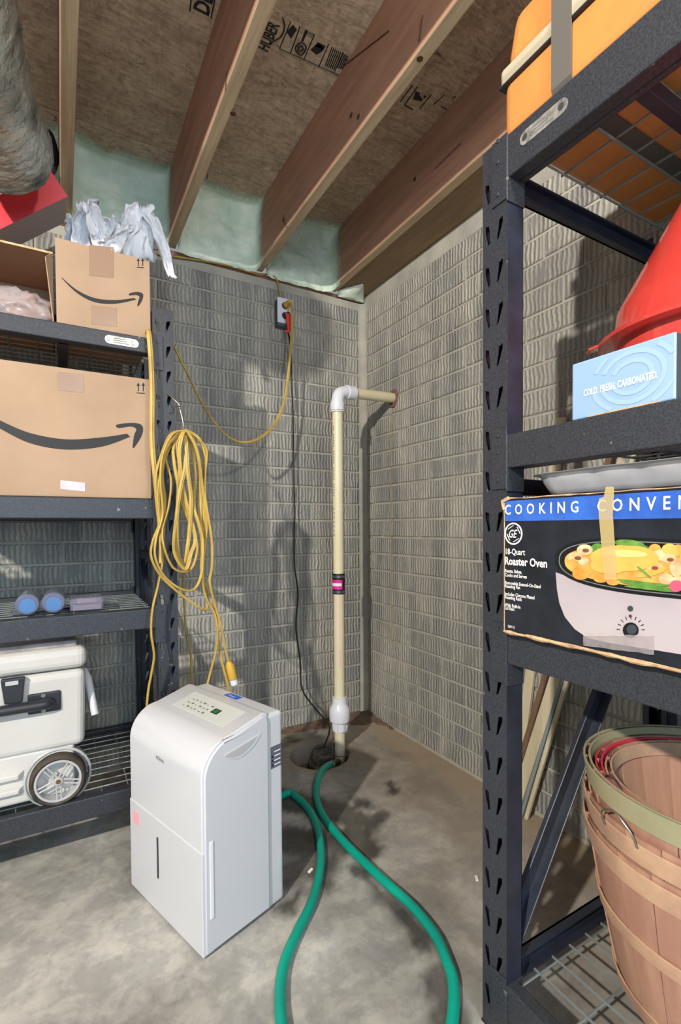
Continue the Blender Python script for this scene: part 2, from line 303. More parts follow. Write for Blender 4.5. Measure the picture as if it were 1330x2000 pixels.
def floor_obj():
    g = .02; x0, y0 = -3.4, -3.6; NX, NY = 170, 180; hx, hy = HC
    i0, i1 = round((hx-.26-x0)/g), round((hx+.26-x0)/g); j0, j1 = round((hy-.26-y0)/g), round((hy+.26-y0)/g)
    vs = []; idx = {}; fs = []
    def vid(i, j):
        if (i, j) not in idx: idx[i, j] = len(vs); vs.append(V((x0+i*g, y0+j*g, 0)))
        return idx[i, j]
    for j in range(NY):
        for i in range(NX):
            if i0 <= i < i1 and j0 <= j < j1: continue
            fs.append((vid(i, j), vid(i+1, j), vid(i+1, j+1), vid(i, j+1)))
    per = [(i, j0) for i in range(i0, i1)]+[(i1, j) for j in range(j0, j1)]+[(i, j1) for i in range(i1, i0, -1)]+[(i0, j) for j in range(j1, j0, -1)]
    prev = [vid(*p) for p in per]; outer = [vs[k].copy() for k in prev]; R = 8
    for k in range(1, R+1):
        t = k/R; ring = []
        for q in outer:
            d = (q.to_2d()-HC); rr = HR+.006*noise.noise((d.normalized()*3).to_3d()); c = HC+d.normalized()*rr; p = q.to_2d().lerp(c, t)
            ring.append(len(vs)); vs.append(V((p.x, p.y, .012*max(0, 1-abs((p-HC).length-HR-.03)/.06))))
        for a in range(len(prev)): b = (a+1) % len(prev); fs.append((prev[a], prev[b], ring[b], ring[a]))
        prev = ring
    low = []; nsm = len(fs)
    for k in prev: p = vs[k]; low.append(len(vs)); vs.append(V((p.x, p.y, -.09)))
    for a in range(len(prev)): b = (a+1) % len(prev); fs.append((prev[a], prev[b], low[b], low[a]))
    mb = MB(); mb.v = vs; mb.f = fs; mb.m = [0]*len(fs)
    me = mb.mesh('floor', FLOOR); wa = me.attributes.new('wet', 'FLOAT', 'POINT'); da = me.attributes.new('dust', 'FLOAT', 'POINT')
    W = []; D = []
    for p in vs:
        q = p.to_2d(); wv = 0.
        if p.y > -2.2 and p.x > -1.4:
            nn = .03*noise.noise(V((q.x*14, q.y*14, 0)))+.018*noise.noise(V((q.x*40, q.y*40, 3)))
            dd = min(seg_dist(q, a, b)-r for a, b, r in wet_lines)+nn
            wv = max(0., min(1., .5-dd/.022))*(.9+.25*noise.noise(V((q.x*9, q.y*9, 8))))
        W.append(max(0., min(1., wv)))
        n2 = .05*noise.noise(V((q.x*9, q.y*9, 5)))
        D.append(max(0, min(.4, (.75+3*n2+p.x)/1.2))+max(0, min(.5, (.16+n2+p.x)/.16))+max(0, min(.6, (.1+n2+p.y)/.12))+max(0., min(.3, .6-abs((q-HC).length-HR-.015)/.04)))
    wa.data.foreach_set('value', W); da.data.foreach_set('value', [min(1., d) for d in D])
    me.shade_smooth(); me.set_sharp_from_angle(angle=math.radians(40)); o = bpy.data.objects.new('floor', me); C.objects.link(o); return tag(o, kind='structure')
floor = floor_obj()
mb = MB(); mb.cyl((HC.x, HC.y, -.42), (HC.x, HC.y, -.02), HR+.008, n=40); mb.f.pop(); mb.m.pop()
mb.build('sump_basin', BASIN, floor, smooth=40)
MB().cyl((HC.x, HC.y, -.2), (HC.x, HC.y, -.14), HR+.004, n=40).build('sump_water', WATER, floor, smooth=30)
def dirt(s, t):
    x = -.56+s*.55; edge = .035+.12*max(0, min(1, (x+.56)/.5))**1.2*(1 if x > -.3 else .8)+.025*noise.noise(V((x*14, 0, 0)))
    y = -.001-t*edge; h = .022*(1-t)**.8*(.7+.5*noise.noise(V((x*20, y*20, 0))))*min(1, s*6+.1)
    return V((x, y, max(h, 0)+.0015-.004*(t == 1)))
MB().grid(dirt, 60, 12).build('dirt', DIRT, floor, smooth=60)
def dirt2(s, t):
    y = -.02-s*.25; e = .06*(1-s)+.012+.02*noise.noise(V((y*20, 3, 0))); x = -.001-t*e
    return V((x, y, max(0, .02*(1-t)*(1-s*.7)*(.8+.4*noise.noise(V((x*20, y*20, 2)))))+.0015-.004*(t == 1)))
MB().grid(dirt2, 30, 8).build('dirt', DIRT, floor, smooth=60)
for u, v in ((932, 1722), (603, 1706)):
    p = at(u, v, z=0); a = random.random()*3
    MB().bar((p.x, p.y, .003), (p.x+.018*math.cos(a), p.y+.018*math.sin(a), .004), .008, .004).build('paint_flake', PWHT, floor)
# walls and their bricks
ZT = 2.262
wb = tag(MB().box(-3.4, .2, 0, .2, -.05, ZT).build('wall_back', MORTAR), kind='structure')
wr = tag(MB().box(0, .2, -3.6, 0, -.05, 2.30).build('wall_right', MORTAR), kind='structure')
def brick_mesh(L, Hh, k):
    rnd = random.Random(k); j = lambda a: rnd.uniform(-a, a); t = .0062; c = .004
    back = [(-L/2, 0, -Hh/2), (L/2, 0, -Hh/2), (L/2, 0, Hh/2), (-L/2, 0, Hh/2)]
    mid = [(x+j(.0015), -t*.55, z+j(.0015)) for x, _, z in back]
    fr = [(x*(1-2*c/L), -t+j(.0008), z*(1-2*c/Hh)+j(.001)) for x, _, z in mid]
    mb = MB(); q = [(0, 1, 5, 4), (1, 2, 6, 5), (2, 3, 7, 6), (3, 0, 4, 7)]
    mb.add(back+mid+fr, q+[tuple(i+4 for i in f) for f in q]+[(8, 9, 10, 11)])
    return mb.mesh('brick', BRICK)
CH = .0886
def lay(wall, length, place, skip):
    bank = {}
    for r in range(25):
        z0 = .012+r*CH; offs = (.0, .225, .075, .15)[r % 4]
        edges = [-.034]; s = -.034-(.3-offs if offs else .3)
        while s > -length: edges.append(s); s -= .3
        for a, b in zip(edges, edges[1:]):
            L = a-b-.011
            if L < .04 or skip((a+b)/2, z0+CH/2): continue
            key = (round(L, 3), random.randrange(3))
            if key not in bank: bank[key] = brick_mesh(key[0], CH-.011, len(bank))
            o = bpy.data.objects.new('brick', bank[key]); C.objects.link(o); o.parent = wall
            o.matrix_basis = place((a+b)/2, z0+CH/2)
lay(wb, 2.75, lambda s, z: Matrix.Translation((s, 0, z)), lambda s, z: False)
lay(wr, 2.5, lambda s, z: Matrix.Translation((0, s, z)) @ Matrix.Rotation(math.radians(-90), 4, 'Z'), lambda s, z: False)
MB().grid(lambda q, t: V((-.034*(1-math.sin(q*math.pi/2)), -.034*(1-math.cos(q*math.pi/2)), .01+t*(ZT-.01))), 8, 1).build('corner_fillet', MORTAR, wb, smooth=60)
mb = MB(); pts = [at(764+dx, v, x=-.0068) for v, dx in ((795, 0), (850, 1), (930, 0), (1010, 1), (1090, 0), (1160, 1), (1230, 1), (1260, 1))]
mb.tube(pts, .0022, n=4); mb.build('rust_streak', M('rust_stain', (150, 124, 84), .8), wr)
# ceiling
ceil_o = tag(MB().box(-3.4, .2, -3.6, .2, 2.585, 2.62).build('ceiling', OSB), kind='structure')
panels = []
for ya, yb in ((.2, -.203), (-.206, -1.42), (-1.423, -2.64), (-2.643, -3.6)):
    panels.append(MB().box(-3.4, .2, ya, yb, 2.56, 2.584).build('subfloor_panel', OSB, ceil_o, bevel=.002))
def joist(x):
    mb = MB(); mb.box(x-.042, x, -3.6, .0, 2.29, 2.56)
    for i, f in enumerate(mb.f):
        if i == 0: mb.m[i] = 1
    return mb.build('joist', [JOIST, JOIST_LIT], ceil_o, bevel=.004)
JX = (-.176, -.588, -.998, -1.405, -1.815, -2.225, -2.635, -3.045)
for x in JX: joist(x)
mb = MB()
for u, v, x in ((553, 430, -.63), (700, 228, -.63), (686, 225, -.63), (405, 345, -1.04), (810, 350, -.218)): 
    q = at(u, v, x=x-.0005); mb.cyl(q, q+V((-.0008, 0, 0)), .008, n=10)
for u, v in ((820, 115), (455, 222)):
    q = at(u, v, z=2.2895); mb.cyl(q, q-V((0, 0, .0008)), .009, n=10)
mb.build('wood_knot', KNOT, ceil_o)
mb = MB()
for u, v, u2, v2, x in ((820, 80, 826, 30, -.63), (553, 420, 560, 445, -.63), (440, 180, 443, 140, -1.04), (560, 215, 760, 60, -.63), (850, 330, 900, 280, -.218)):
    mb.bar(at(u, v, x=x-.001), at(u2, v2, x=x-.001), .003, .0016)
mb.build('wood_check', KNOT, ceil_o)
mb = MB().box(-.176, .19, -3.6, 0, 2.302, 2.33); mb.build('sill_board', M('sill_wood', (128, 104, 78), .85, rgb2=(148, 122, 92), vs=6, st=(5, .5, 5)), ceil_o)
MB().box(-3.4, .19, .012, .19, ZT+.002, 2.288).build('sill_board', JOIST, ceil_o)
def foam(xa, xb, k):
    nu, nv = 52, 44
    def cov(s, t): e = abs(s-.5)*2; return min(1., max(0., (1-e)/.14))*min(1., max(0., (1-t)/.16))
    def fn(s, t):
        e = abs(s-.5)*2; x = xa+(xb-xa)*(.5+.5*min(1, e/.86)*(1 if s > .5 else -1)); z = 2.268+(2.558-2.268)*min(1, t/.84)
        fr = .014+.03*max(0, min(1, (e-.6)/.26))**2+.04*max(0, min(1, (t-.55)/.29))**2
        if e > .86: fr += (e-.86)/.14*.085*(1+.4*noise.noise(V((z*9, k, 0))))
        if t > .84: fr += (t-.84)/.16*.085*(1+.5*noise.noise(V((x*9, k, 4))))
        fr += .012*noise.noise(V((x*16, z*16, k)))+.006*noise.noise(V((x*45, z*45, k)))
        return V((x, -max(fr, .004), z))
    o = MB().grid(fn, nu, nv).build('spray_foam', FOAM, wb, smooth=70)
    a = o.data.attributes.new('cover', 'FLOAT', 'POINT'); a.data.foreach_set('value', [cov(i/nu, j/nv) for j in range(nv+1) for i in range(nu+1)])
for i in range(5): foam(JX[i+1]+.0005, JX[i]-.0425, i)
mb = MB().grid(lambda s, t: V((-.17+.165*s, -.015-.12*(1-abs(2*s-1))*t-.01*noise.noise(V((s*9, t*9, 1))), 2.264+.035*t)), 14, 6); o = mb.build('spray_foam', FOAM, wb, smooth=70, solid=.003); a = o.data.attributes.new('cover', 'FLOAT', 'POINT'); a.data.foreach_set('value', [1.]*len(o.data.vertices))
# stamps on the sheathing (read from below)
XR, YD = V((1, 0, 0)), V((0, 1, 0))
pn = panels[1]
def bars(items, z=2.5594):
    mb = MB()
    for x0, x1, y0, y1 in items: mb.box(x0, x1, y0, y1, z, z+.0005)
    return mb
RT, UPV = V((0, 1, 0)), V((1, 0, 0))            # text runs along +y, tops toward +x, facing down
def stamp(body, size, x, y, **k): return text(body, size, (x, y, 2.5592), RT, UPV, INK, pn, name='stamp', **k)
q = at(528, 158, z=2.5592)
text('HUBER', .05, at(523, 103, z=2.5592), -RT, -UPV, INK, pn, name='stamp', bold=.0012, sx=.62)
def P(u, v): return at(u, v, z=2.5592)
def strip(pts, wdt, mb): mb.tube(pts, wdt, n=4)
mb = MB()
strip(spline([P(525, 85), P(548, 72), P(556, 52), P(552, 35)], 5), .0022, mb)
for (a, b) in (((546, 95), (568, 42)), ((567, 105), (586, 52)), ((593, 118), (614, 68)), ((622, 132), (642, 86)), ((652, 143), (670, 102)), ((667, 149), (687, 108)), ((546, 95), (672, 151)), ((614, 68), (600, 62))):
    strip([P(*a), P(*b)], .0016, mb)
mb.tube(spline([P(577, 95), P(588, 83), P(598, 93), P(588, 108)], 6, True), .0025, n=4, closed=True)
mb.tube(spline([P(582, 95), P(588, 90), P(592, 96), P(586, 101)], 6, True), .0025, n=4, closed=True)
mb.poly([P(588, 80), P(592, 82), P(602, 60), P(596, 58)]); mb.poly([P(606, 97), P(618, 107), P(630, 100), P(632, 88), P(618, 86)])
mb.poly([P(620, 82), P(636, 90), P(632, 98), P(616, 90)]); mb.poly([P(560, 62), P(572, 48), P(580, 58), P(568, 76)])
for i in range(6):
    t = i/6; mb.poly([P(634+t*20, 128+t*10), P(636+t*20, 129+t*10), P(650+t*20, 92+t*12), P(648+t*20, 91+t*12)])
for i in range(4): mb.poly([P(657+i*3, 132+i), P(659+i*3, 133+i), P(672+i*3, 104+i*2), P(670+i*3, 103+i*2)])
mb.tube(spline([P(684, 128), P(692, 112), P(700, 125), P(694, 140)], 5, True), .003, n=4, closed=True)
mb.build('stamp', INK, pn)
text('DE', .062, P(406, 33), -RT, -UPV, INK, pn, name='stamp', bold=.002, sx=.8)
mb = MB()
for a, b in (((371, 22), (374, -10)), ((412, 36), (421, -8)), ((432, 26), (434, -10))): strip([P(*a), P(*b)], .002, mb)
for a, b in (((790, 205), (815, 170)), ((790, 205), (806, 214)), ((820, 212), (842, 185)), ((846, 205), (868, 185)), ((862, 208), (872, 214)), ((884, 192), (890, 188)), ((782, 198), (806, 166))): strip([P(*a), P(*b)], .0022, mb)
mb.build('stamp', INK, pn)
mb = MB(); mb.poly([P(806, 194), P(822, 198), P(834, 188), P(812, 178)]); mb.build('stamp', INK, pn)
text('A', .032, P(826, 193)+V((0, 0, -.001)), -RT, -UPV, OSB, pn, name='stamp', bold=.001)
# ------------------------------------------------------------------ racks
def slot_plate(o, wdir, W, z0, z1, per, first):
    """front plate of a post: a real sheet with keyhole slots; o = lower left corner, wdir = unit vector along its width"""
    mb = MB(); z = z0
    segs = [z0, z0+first]
    while segs[-1]+per < z1: segs.append(segs[-1]+per)
    segs.append(z1)
    for i, (a, b) in enumerate(zip(segs, segs[1:])):
        pt = lambda h, zz: V(o)+V(wdir)*W*h+V((0, 0, zz))
        outer = [pt(0, a), pt(1, a), pt(1, b), pt(0, b)]
        if b-a < .055: mb.add(outer, [(0, 1, 2, 3)]); continue
        m = (a+b)/2; hl = .021
        sl = [pt(.23, m-hl), pt(.33, m-hl+.004), pt(.27, m+hl-.004), pt(.11, m+hl), pt(.10, m+hl-.012)]
        sr = [pt(.57, m-hl), pt(.66, m-hl+.003), pt(.83, m+hl-.01), pt(.83, m+hl), pt(.66, m+hl-.004)]
        loops = [outer, sl, sr]; flat = sum(loops, [])
        mb.add(flat, [tuple(t) for t in geometry.tessellate_polygon(loops)])
    return mb
def make_post(rack, o, wdir, depth_dir, W, H):
    mb = slot_plate(o, wdir, W, 0, H, .0815, .03); wd, dd, o = V(wdir), V(depth_dir), V(o)
    p = mb.build('post', RACK, rack, solid=.0022)
    fl = MB()
    for h in (0, W):
        a = o+wd*h; e = wd*(.0025 if h == 0 else -.0025)
        fl.hexa([a, a+e, a+e+dd*.045, a+dd*.045]+[q+V((0, 0, H)) for q in (a, a+e, a+e+dd*.045, a+dd*.045)])
        b = a+dd*.045; e2 = wd*(.016 if h == 0 else -.016)
        fl.hexa([b, b+e2, b+e2-dd*.003, b-dd*.003]+[q+V((0, 0, H)) for q in (b, b+e2, b+e2-dd*.003, b-dd*.003)])
    fl.hexa([o-wd*.003-dd*.003, o+wd*(W+.003)-dd*.003, o+wd*(W+.003)+dd*.05, o-wd*.003+dd*.05]+[q+V((0, 0, .004)) for q in (o-wd*.003-dd*.003, o+wd*(W+.003)-dd*.003, o+wd*(W+.003)+dd*.05, o-wd*.003+dd*.05)])
    f = fl.build('post_flange', RACKD, rack, bevel=.001)
    f.parent = p; return p
def wire_shelf(rack, x0, x1, y0, y1, z, long_axis, pl, pc, r=.0024):
    mb = MB(); la = long_axis
    def rod(p0, p1, rr): mb.tube([p0, p1], rr, n=5)
    if la == 'x':
        y = y0
        while y <= y1+.001: rod((x0, y, z), (x1, y, z), r); y += pl
        x = x1-.01
        while x >= x0: rod((x, y0, z-r*1.6), (x, y1, z-r*1.6), r); x -= pc
    else:
        x = x0
        while x <= x1+.001: rod((x, y0, z), (x, y1, z), r); x += pl
        y = y1-.01
        while y >= y0: rod((x0, y, z-r*1.6), (x1, y, z-r*1.6), r); y -= pc
    return mb.build('wire_shelf', WIRE, rack)
# left rack along the back wall
LX, LF, LB = -1.132, -.60, -.022                 # right edge, front plane, rear plane
lr = thing('storage_rack', 'black steel shelving unit with wire decks along the back wall, left side of the view', 'rack', (-1.8, -.3, 0))
LBEAMS = ((1.605, 1.655), (1.072, 1.136), (.714, .778), (.14, .206)); LL = -2.62
for x in (LX-.064, LL):
    make_post(lr, (x, LF, 0), (1, 0, 0), (0, 1, 0), .064, 1.757)
    make_post(lr, (x, LB, 0), (1, 0, 0), (0, -1, 0), .064, 1.757)
for z0, z1 in LBEAMS:
    for yy, sgn in ((LF, 1), (LB, -1)):
        mb = MB(); x0, x1 = LL+.064, -1.202
        mb.box(x0, x1, yy-.001*sgn, yy+.028*sgn, z0, z1); mb.box(x0, x1, yy+.028*sgn, yy+.042*sgn, z0, z1-.016)
        b = mb.build('beam', RACK, lr, bevel=.003)
        for xx in (x1-.002, x0+.002):
            s = 1 if xx > -2 else -1
            pl = MB().box(xx, xx+s*.038, yy-.0045*sgn, yy-.001*sgn, z0-.05, z1+.012); pl.box(xx, xx+s*.003, yy-.004*sgn, yy+.04*sgn, z0-.05, z1+.012)
            for zz in (z0-.03, z1-.01): pl.cyl((xx+s*.02, yy-.0045*sgn, zz), (xx+s*.02, yy-.0068*sgn, zz), .005, n=8)
            pl.build('connector_plate', RACK, b, bevel=.001)
    wire_shelf(lr, LL+.01, -1.20, LF+.034, LB-.034, z1-.013+.001, 'x', .0468, .078)
    for xx in (-1.45, -1.95, -2.4): MB().box(xx-.014, xx+.014, LF+.03, LB-.03, z1-.05, z1-.02).build('shelf_support', RACKD, lr)
for z in (.32, .92, 1.42): MB().box(LX-.05, LX-.02, LF+.04, LB-.04, z, z+.03).build('crossbar', RACKD, lr, bevel=.002)
MB().bar((LX-.035, LF+.045, .35), (LX-.035, LB-.045, .9), .012, .03).build('brace', RACKD, lr)
def nameplate(rack, c, rd, up, n, L, Hh):
    c, rd, up, n = V(c), V(rd), V(up), V(n); pts = []
    for k in range(9): t = math.pi*(-.5+k/8); pts.append(c+rd*(L/2-Hh/2+Hh/2*math.cos(t))+up*(Hh/2*math.sin(t)))
    for k in range(9): t = math.pi*(.5+k/8); pts.append(c+rd*(-L/2+Hh/2+Hh/2*math.cos(t))+up*(Hh/2*math.sin(t)))
    o = MB().prism(pts, n*.0012).build('nameplate', SILVER, rack)
    mb = MB()
    for e in (-1, 1): q = c+rd*e*(L/2-Hh*.45)+n*.0012; mb.cyl(q, q+n*.0012, Hh*.22, n=10)
    for k in (-1, 0, 1):
        a = c+up*k*Hh*.24+n*.0014-rd*L*.24; mb.bar(a, a+rd*L*(.46-.08*(k+1)), .0006, Hh*.09, 1, up=up)
    mb.build('plate_marks', [CLAMP, GREYP], o)
nameplate(lr, (-1.289, LF-.001, 1.629), (1, 0, 0), (0, 0, 1), (0, -1, 0), .098, .026)
# right rack along the right wall
RF, RB = -.715, -.095; RY = -1.561
rr_ = thing('storage_rack', 'black steel shelving unit with slotted posts along the right wall, near the camera', 'rack', (-.4, -2.4, 0))
RBEAMS = ((1.705, 1.785), (1.152, 1.217), (.771, .836), (.058, .126)); RE = -3.45
for y in (RY, RE+.062):
    make_post(rr_, (RF, y, 0), (0, -1, 0), (1, 0, 0), .062, 1.788)
    make_post(rr_, (RB+.02, y, 0), (0, -1, 0), (-1, 0, 0), .062, 1.788)
for z0, z1 in RBEAMS:
    for xx, sgn in ((RF, 1), (RB+.02, -1)):
        mb = MB(); y1, y0 = RY-.062, RE
        mb.box(xx-.001*sgn, xx+.028*sgn, y0, y1, z0, z1); mb.box(xx+.028*sgn, xx+.042*sgn, y0, y1, z0, z1-.016)
        b = mb.build('beam', RACK, rr_, bevel=.003)
        pl = MB().box(xx-.0045*sgn, xx-.001*sgn, y1-.002, y1+.036, z0-.04, z1+(.003 if z1 > 1.5 else .014))
        pl.box(xx-.004*sgn, xx+.045*sgn, y1-.003, y1, z0-.045, z1)
        for zz in (z0-.022, (z0+z1)/2, z1): pl.cyl((xx-.0045*sgn, y1+.02, zz), (xx-.0066*sgn, y1+.02, zz), .0045, n=8)
        pl.build('connector_plate', RACK, b, bevel=.001)
for z0, z1 in RBEAMS:
    wire_shelf(rr_, RF+.034, RB-.02, RE+.01, RY-.055, z1-.014, 'y', .068 if z1 > 1.5 else .058, .105, r=.0026)
    for yy in (-1.83, -2.3, -2.9): MB().box(RF+.03, RB-.02, yy-.012, yy+.012, z1-.05, z1-.024).build('shelf_support', RACKD, rr_, bevel=.002)
cy = RY-.03
for z0, h in ((1.697, .042), (.098, .048)):
    mb = MB().box(RF+.045, RB-.03, cy-.004, cy+.004, z0, z0+h); mb.box(RF+.045, RB-.03, cy-.018, cy+.004, z0, z0+.005); mb.box(RF+.045, RB-.03, cy-.018, cy+.004, z0+h-.005, z0+h)
    mb.build('crossbar', RACKD, rr_, bevel=.002)
mb = MB().bar((RF+.05, cy, .20), (RB-.03, cy, 1.0), .012, .038); mb.bar((RF+.05, cy-.014, .185), (RB-.03, cy-.014, .985), .028, .004); mb.build('brace', RACKD, rr_, bevel=.002)
MB().bar((RF+.05, cy, 1.12), (RB-.03, cy, 1.12), .014, .034).build('crossbar', RACKD, rr_, bevel=.002)
nameplate(rr_, (RF-.001, -1.702, 1.7515), (0, -1, 0), (0, 0, 1), (-1, 0, 0), .098, .026)
# ------------------------------------------------------------------ pump pit and pipe
sp = thing('sump_pump', 'dark iron sump pump sunk in round floor pit', 'pump', (-.478, -.322, -.35))
pc = at(633, 1476, z=-.035); px, py = pc.x, pc.y
mb = MB().lathe([(.0, -.30), (.075, -.30), (.08, -.27), (.08, -.12), (.075, -.10), (.062, -.095), (.06, -.085), (.07, -.08), (.07, -.065), (.05, -.06)], (px, py, 0), 28); mb.build('pump_housing', PUMP, sp, smooth=35)
mb = MB().lathe([(.055, -.06), (.055, -.02), (.051, -.014), (.0, -.014)], (px, py, 0), 28)
for k in range(14): t = k*math.pi/7; mb.box(px+.0555*math.cos(t)-.003, px+.0555*math.cos(t)+.003, py+.0555*math.sin(t)-.003, py+.0555*math.sin(t)+.003, -.06, -.026)
mb.build('pump_cap', PUMP, sp, smooth=35)
mb = MB(); g = lambda u, v, z: at(u, v, z=z)
mb.tube(spline([g(618, 1461, -.005), g(634, 1458, .006), g(652, 1463, .006), g(664, 1456, .01)], 5), .0045, n=6)
mb.tube(spline([g(630, 1468, -.004), g(644, 1462, .012), g(672, 1462, .014), g(683, 1470, .01), g(668, 1478, .01), g(650, 1474, .008), g(634, 1464, .008)], 5), .0028, n=6)
mb.tube(spline([g(648, 1450, .02), g(650, 1466, .012), g(649, 1480, -.01)], 5), .003, n=6)
mb.build('pump_handle', CLAMP, sp, smooth=60)
mb = MB()
for k in range(5): t = k*1.256+.4; mb.cyl((px+.036*math.cos(t), py+.036*math.sin(t), -.016), (px+.036*math.cos(t), py+.036*math.sin(t), -.008), .006, n=6)
mb.build('bolt', CLAMP, sp)
PX, PYY = -.362, -.34
dp = thing('discharge_pipe', 'cream upright drain pipe with white elbow turning into the right wall', 'pipe', (PX, PYY, 0))
ez, wy, wz = 1.66, -.284, 1.688
MB().cyl((PX, PYY, -.3), (PX, PYY, .14), .0245, n=24).build('pipe_section', PVC, dp, smooth=40)
MB().cyl((PX, PYY, .25), (PX, PYY, .77), .0245, n=24).build('pipe_section', PVC, dp, smooth=40)
MB().cyl((PX, PYY, .80), (PX, PYY, 1.60), .0245, n=24).build('pipe_section', PVC, dp, smooth=40)
hd = (V((.02, wy, wz))-V((PX, PYY, ez))).normalized(); e0 = V((PX, PYY, ez))
MB().cyl(e0+hd*.07, (.02, wy, wz), .0245, n=24).build('pipe_section', PVC, dp, smooth=40)
arc = [V((PX, PYY, ez-.062))]+spline([V((PX, PYY, ez-.045)), e0+V((0, 0, -.012))+hd*.012, e0+hd*.045+V((0, 0, .0))], 6)+[e0+hd*.062]
mb = MB().tube(arc, .0285, n=24); mb.cyl((PX, PYY, ez-.088), (PX, PYY, ez-.05), .0325, n=24); mb.cyl((PX, PYY, ez-.096), (PX, PYY, ez-.091), .0335, n=24)
mb.cyl(e0+hd*.052, e0+hd*.096, .0325, n=24); mb.build('elbow', PVCW, dp, smooth=40)
mb = MB().cyl((PX, PYY, .735), (PX, PYY, .828), .029, n=24); mb.build('rubber_coupling', RUBB, dp, smooth=40)
mb = MB()
for z in (.745, .815): mb.cyl((PX, PYY, z-.005), (PX, PYY, z+.005), .0302, n=24)
mb.build('hose_clamp', CLAMP, dp, smooth=40)
def wrap(z0, z1, r, a0, a1): return MB().grid(lambda s, t: V((PX+r*math.cos(a0+(a1-a0)*s), PYY+r*math.sin(a0+(a1-a0)*s), z0+(z1-z0)*t)), 14, 1)
ca = math.atan2(CAM.y-PYY, CAM.x-PX)
wrap(.757, .80, .0296, ca-1.5, ca+.6).build('coupling_label', PINK, dp, smooth=60)
wrap(.772, .785, .0299, ca-1.5, ca+.45).build('coupling_label', PWHT, dp, smooth=60)
mb = MB().lathe([(.0245, .10), (.0325, .10), (.0325, .135), (.0325, .142), (.046, .146), (.048, .16), (.048, .19), (.045, .205), (.034, .225), (.0325, .228), (.0325, .255), (.0245, .255)], (PX, PYY, 0), 28)
mb.build('check_valve', PVCW, dp, smooth=30)
mb = MB()
for k in range(8): t = k*math.pi/4; mb.box(PX+.033*math.cos(t)-.002, PX+.033*math.cos(t)+.002, PYY+.033*math.sin(t)-.002, PYY+.033*math.sin(t)+.002, .104, .136)
mb.build('valve_rib', PVCW, dp)
mb = MB()
for i in range(26):
    z = 1.18+i*.0125
    if i % 6 != 5: mb.add(*[(lambda a: [V((PX+.0249*math.cos(t), PYY+.0249*math.sin(t), zz)) for t, zz in ((a, z), (a+.22, z), (a+.22, z+.008), (a, z+.008))])(ca-.95), [(0, 1, 2, 3)]])
for i in range(7):
    z = 1.0+i*.02
    mb.add([V((PX+.0249*math.cos(t), PYY+.0249*math.sin(t), zz)) for t, zz in ((ca-.95, z), (ca-.75, z), (ca-.75, z+.009), (ca-.95, z+.009))], [(0, 1, 2, 3)])
mb.build('pipe_print', GREYP, dp)
wrap(.52, .73, .0248, ca+.05, ca+.2).build('pipe_print', PINKP, dp)
wrap(.40, .48, .0248, ca+.05, ca+.25).build('pipe_print', PINKP, dp)
mb = MB(); ring = [V((-.008, wy+(.031+.006*noise.noise(V((k, 1, 0))))*math.cos(k*math.pi/8), wz+(.033+.008*noise.noise(V((k, 5, 0))))*math.sin(k*math.pi/8)-(.01 if k in (11, 12, 13) else 0))) for k in range(16)]
mb.tube(ring, .0085, n=6, closed=True); mb.build('sealant_ring', SEAL, dp, smooth=60)
# outlet, cords
ot = thing('wall_outlet', 'surface mounted electrical outlet box high on the back wall', 'outlet', (-.478, 0, 2.12))
a, b = at(541, 580, y=-.05), at(572, 634, y=-.05); ox0, ox1, oz0, oz1 = a.x, a.x+.078, b.z-.005, a.z
MB().box(ox0+.004, ox1-.004, -.05, -.006, oz0-.012, oz1-.004).build('outlet_box', OUTB, ot, bevel=.003)
MB().box(ox0, ox1, -.056, -.05, oz0, oz1).build('cover_plate', OUTW, ot, bevel=.002)
oc = (ox0+ox1)/2; zc = (oz0+oz1)/2
for dz in (.024, -.024): MB().cyl((oc, -.0565, zc+dz), (oc, -.0585, zc+dz), .017, n=16).build('socket', SOCK, ot)
nm = MB().tube(spline([at(u, v, y=-.016) for u, v in ((150, 470), (250, 486), (335, 500), (400, 510), (450, 520), (500, 534), (532, 538), (544, 556), (548, 585))], 8), .0042, n=6)
tag(nm.build('electrical_cable', YEL, smooth=60), 'thin yellow electrical cable running along the wall top to the outlet', 'cable')
bc = thing('power_cord', 'thin black power cord hanging from the outlet to the sump pump', 'cord', (-.43, -.06, 1.0))
pts = [(oc+.004, -.078, zc-.03)]+[tuple(at(u, v, y=y)) for u, v, y in ((561, 640, -.09), (567, 672, -.07), (569, 730, -.05), (572, 800, -.05), (573, 900, -.05), (575, 1000, -.05), (575, 1100, -.05), (582, 1160, -.055), (578, 1222, -.06), (586, 1290, -.065), (590, 1345, -.08), (615, 1383, -.12), (640, 1412, -.2), (643, 1430, -.25), (633, 1458, -.33))]
MB().tube(spline(pts, 8), .0042, n=8).build('cord', BCORD, bc, smooth=60)
MB().cyl((oc+.004, -.0585, zc-.026), (oc+.006, -.088, zc-.026), .016, .011, n=12).build('plug', BLK, bc, bevel=.003)
t0, t1 = at(563, 612, y=-.095), at(565, 646, y=-.10)
mb = MB().hexa([t1+V((-.008, 0, 0)), t1+V((.01, 0, 0)), t1+V((.01, .004, 0)), t1+V((-.008, .004, 0)), t0+V((-.012, 0, 0)), t0+V((.012, 0, 0)), t0+V((.012, .004, 0)), t0+V((-.012, .004, 0))])
t2 = at(562, 648, y=-.10); mb.bar(t2+V((-.014, 0, 0)), t2+V((.012, 0, .004)), .004, .01); mb.build('red_tag', TAGR, bc); 
ec = thing('extension_cord', 'flat yellow extension cord looping from the outlet to the left rack post', 'cord', (-.7, -.3, 1.6))
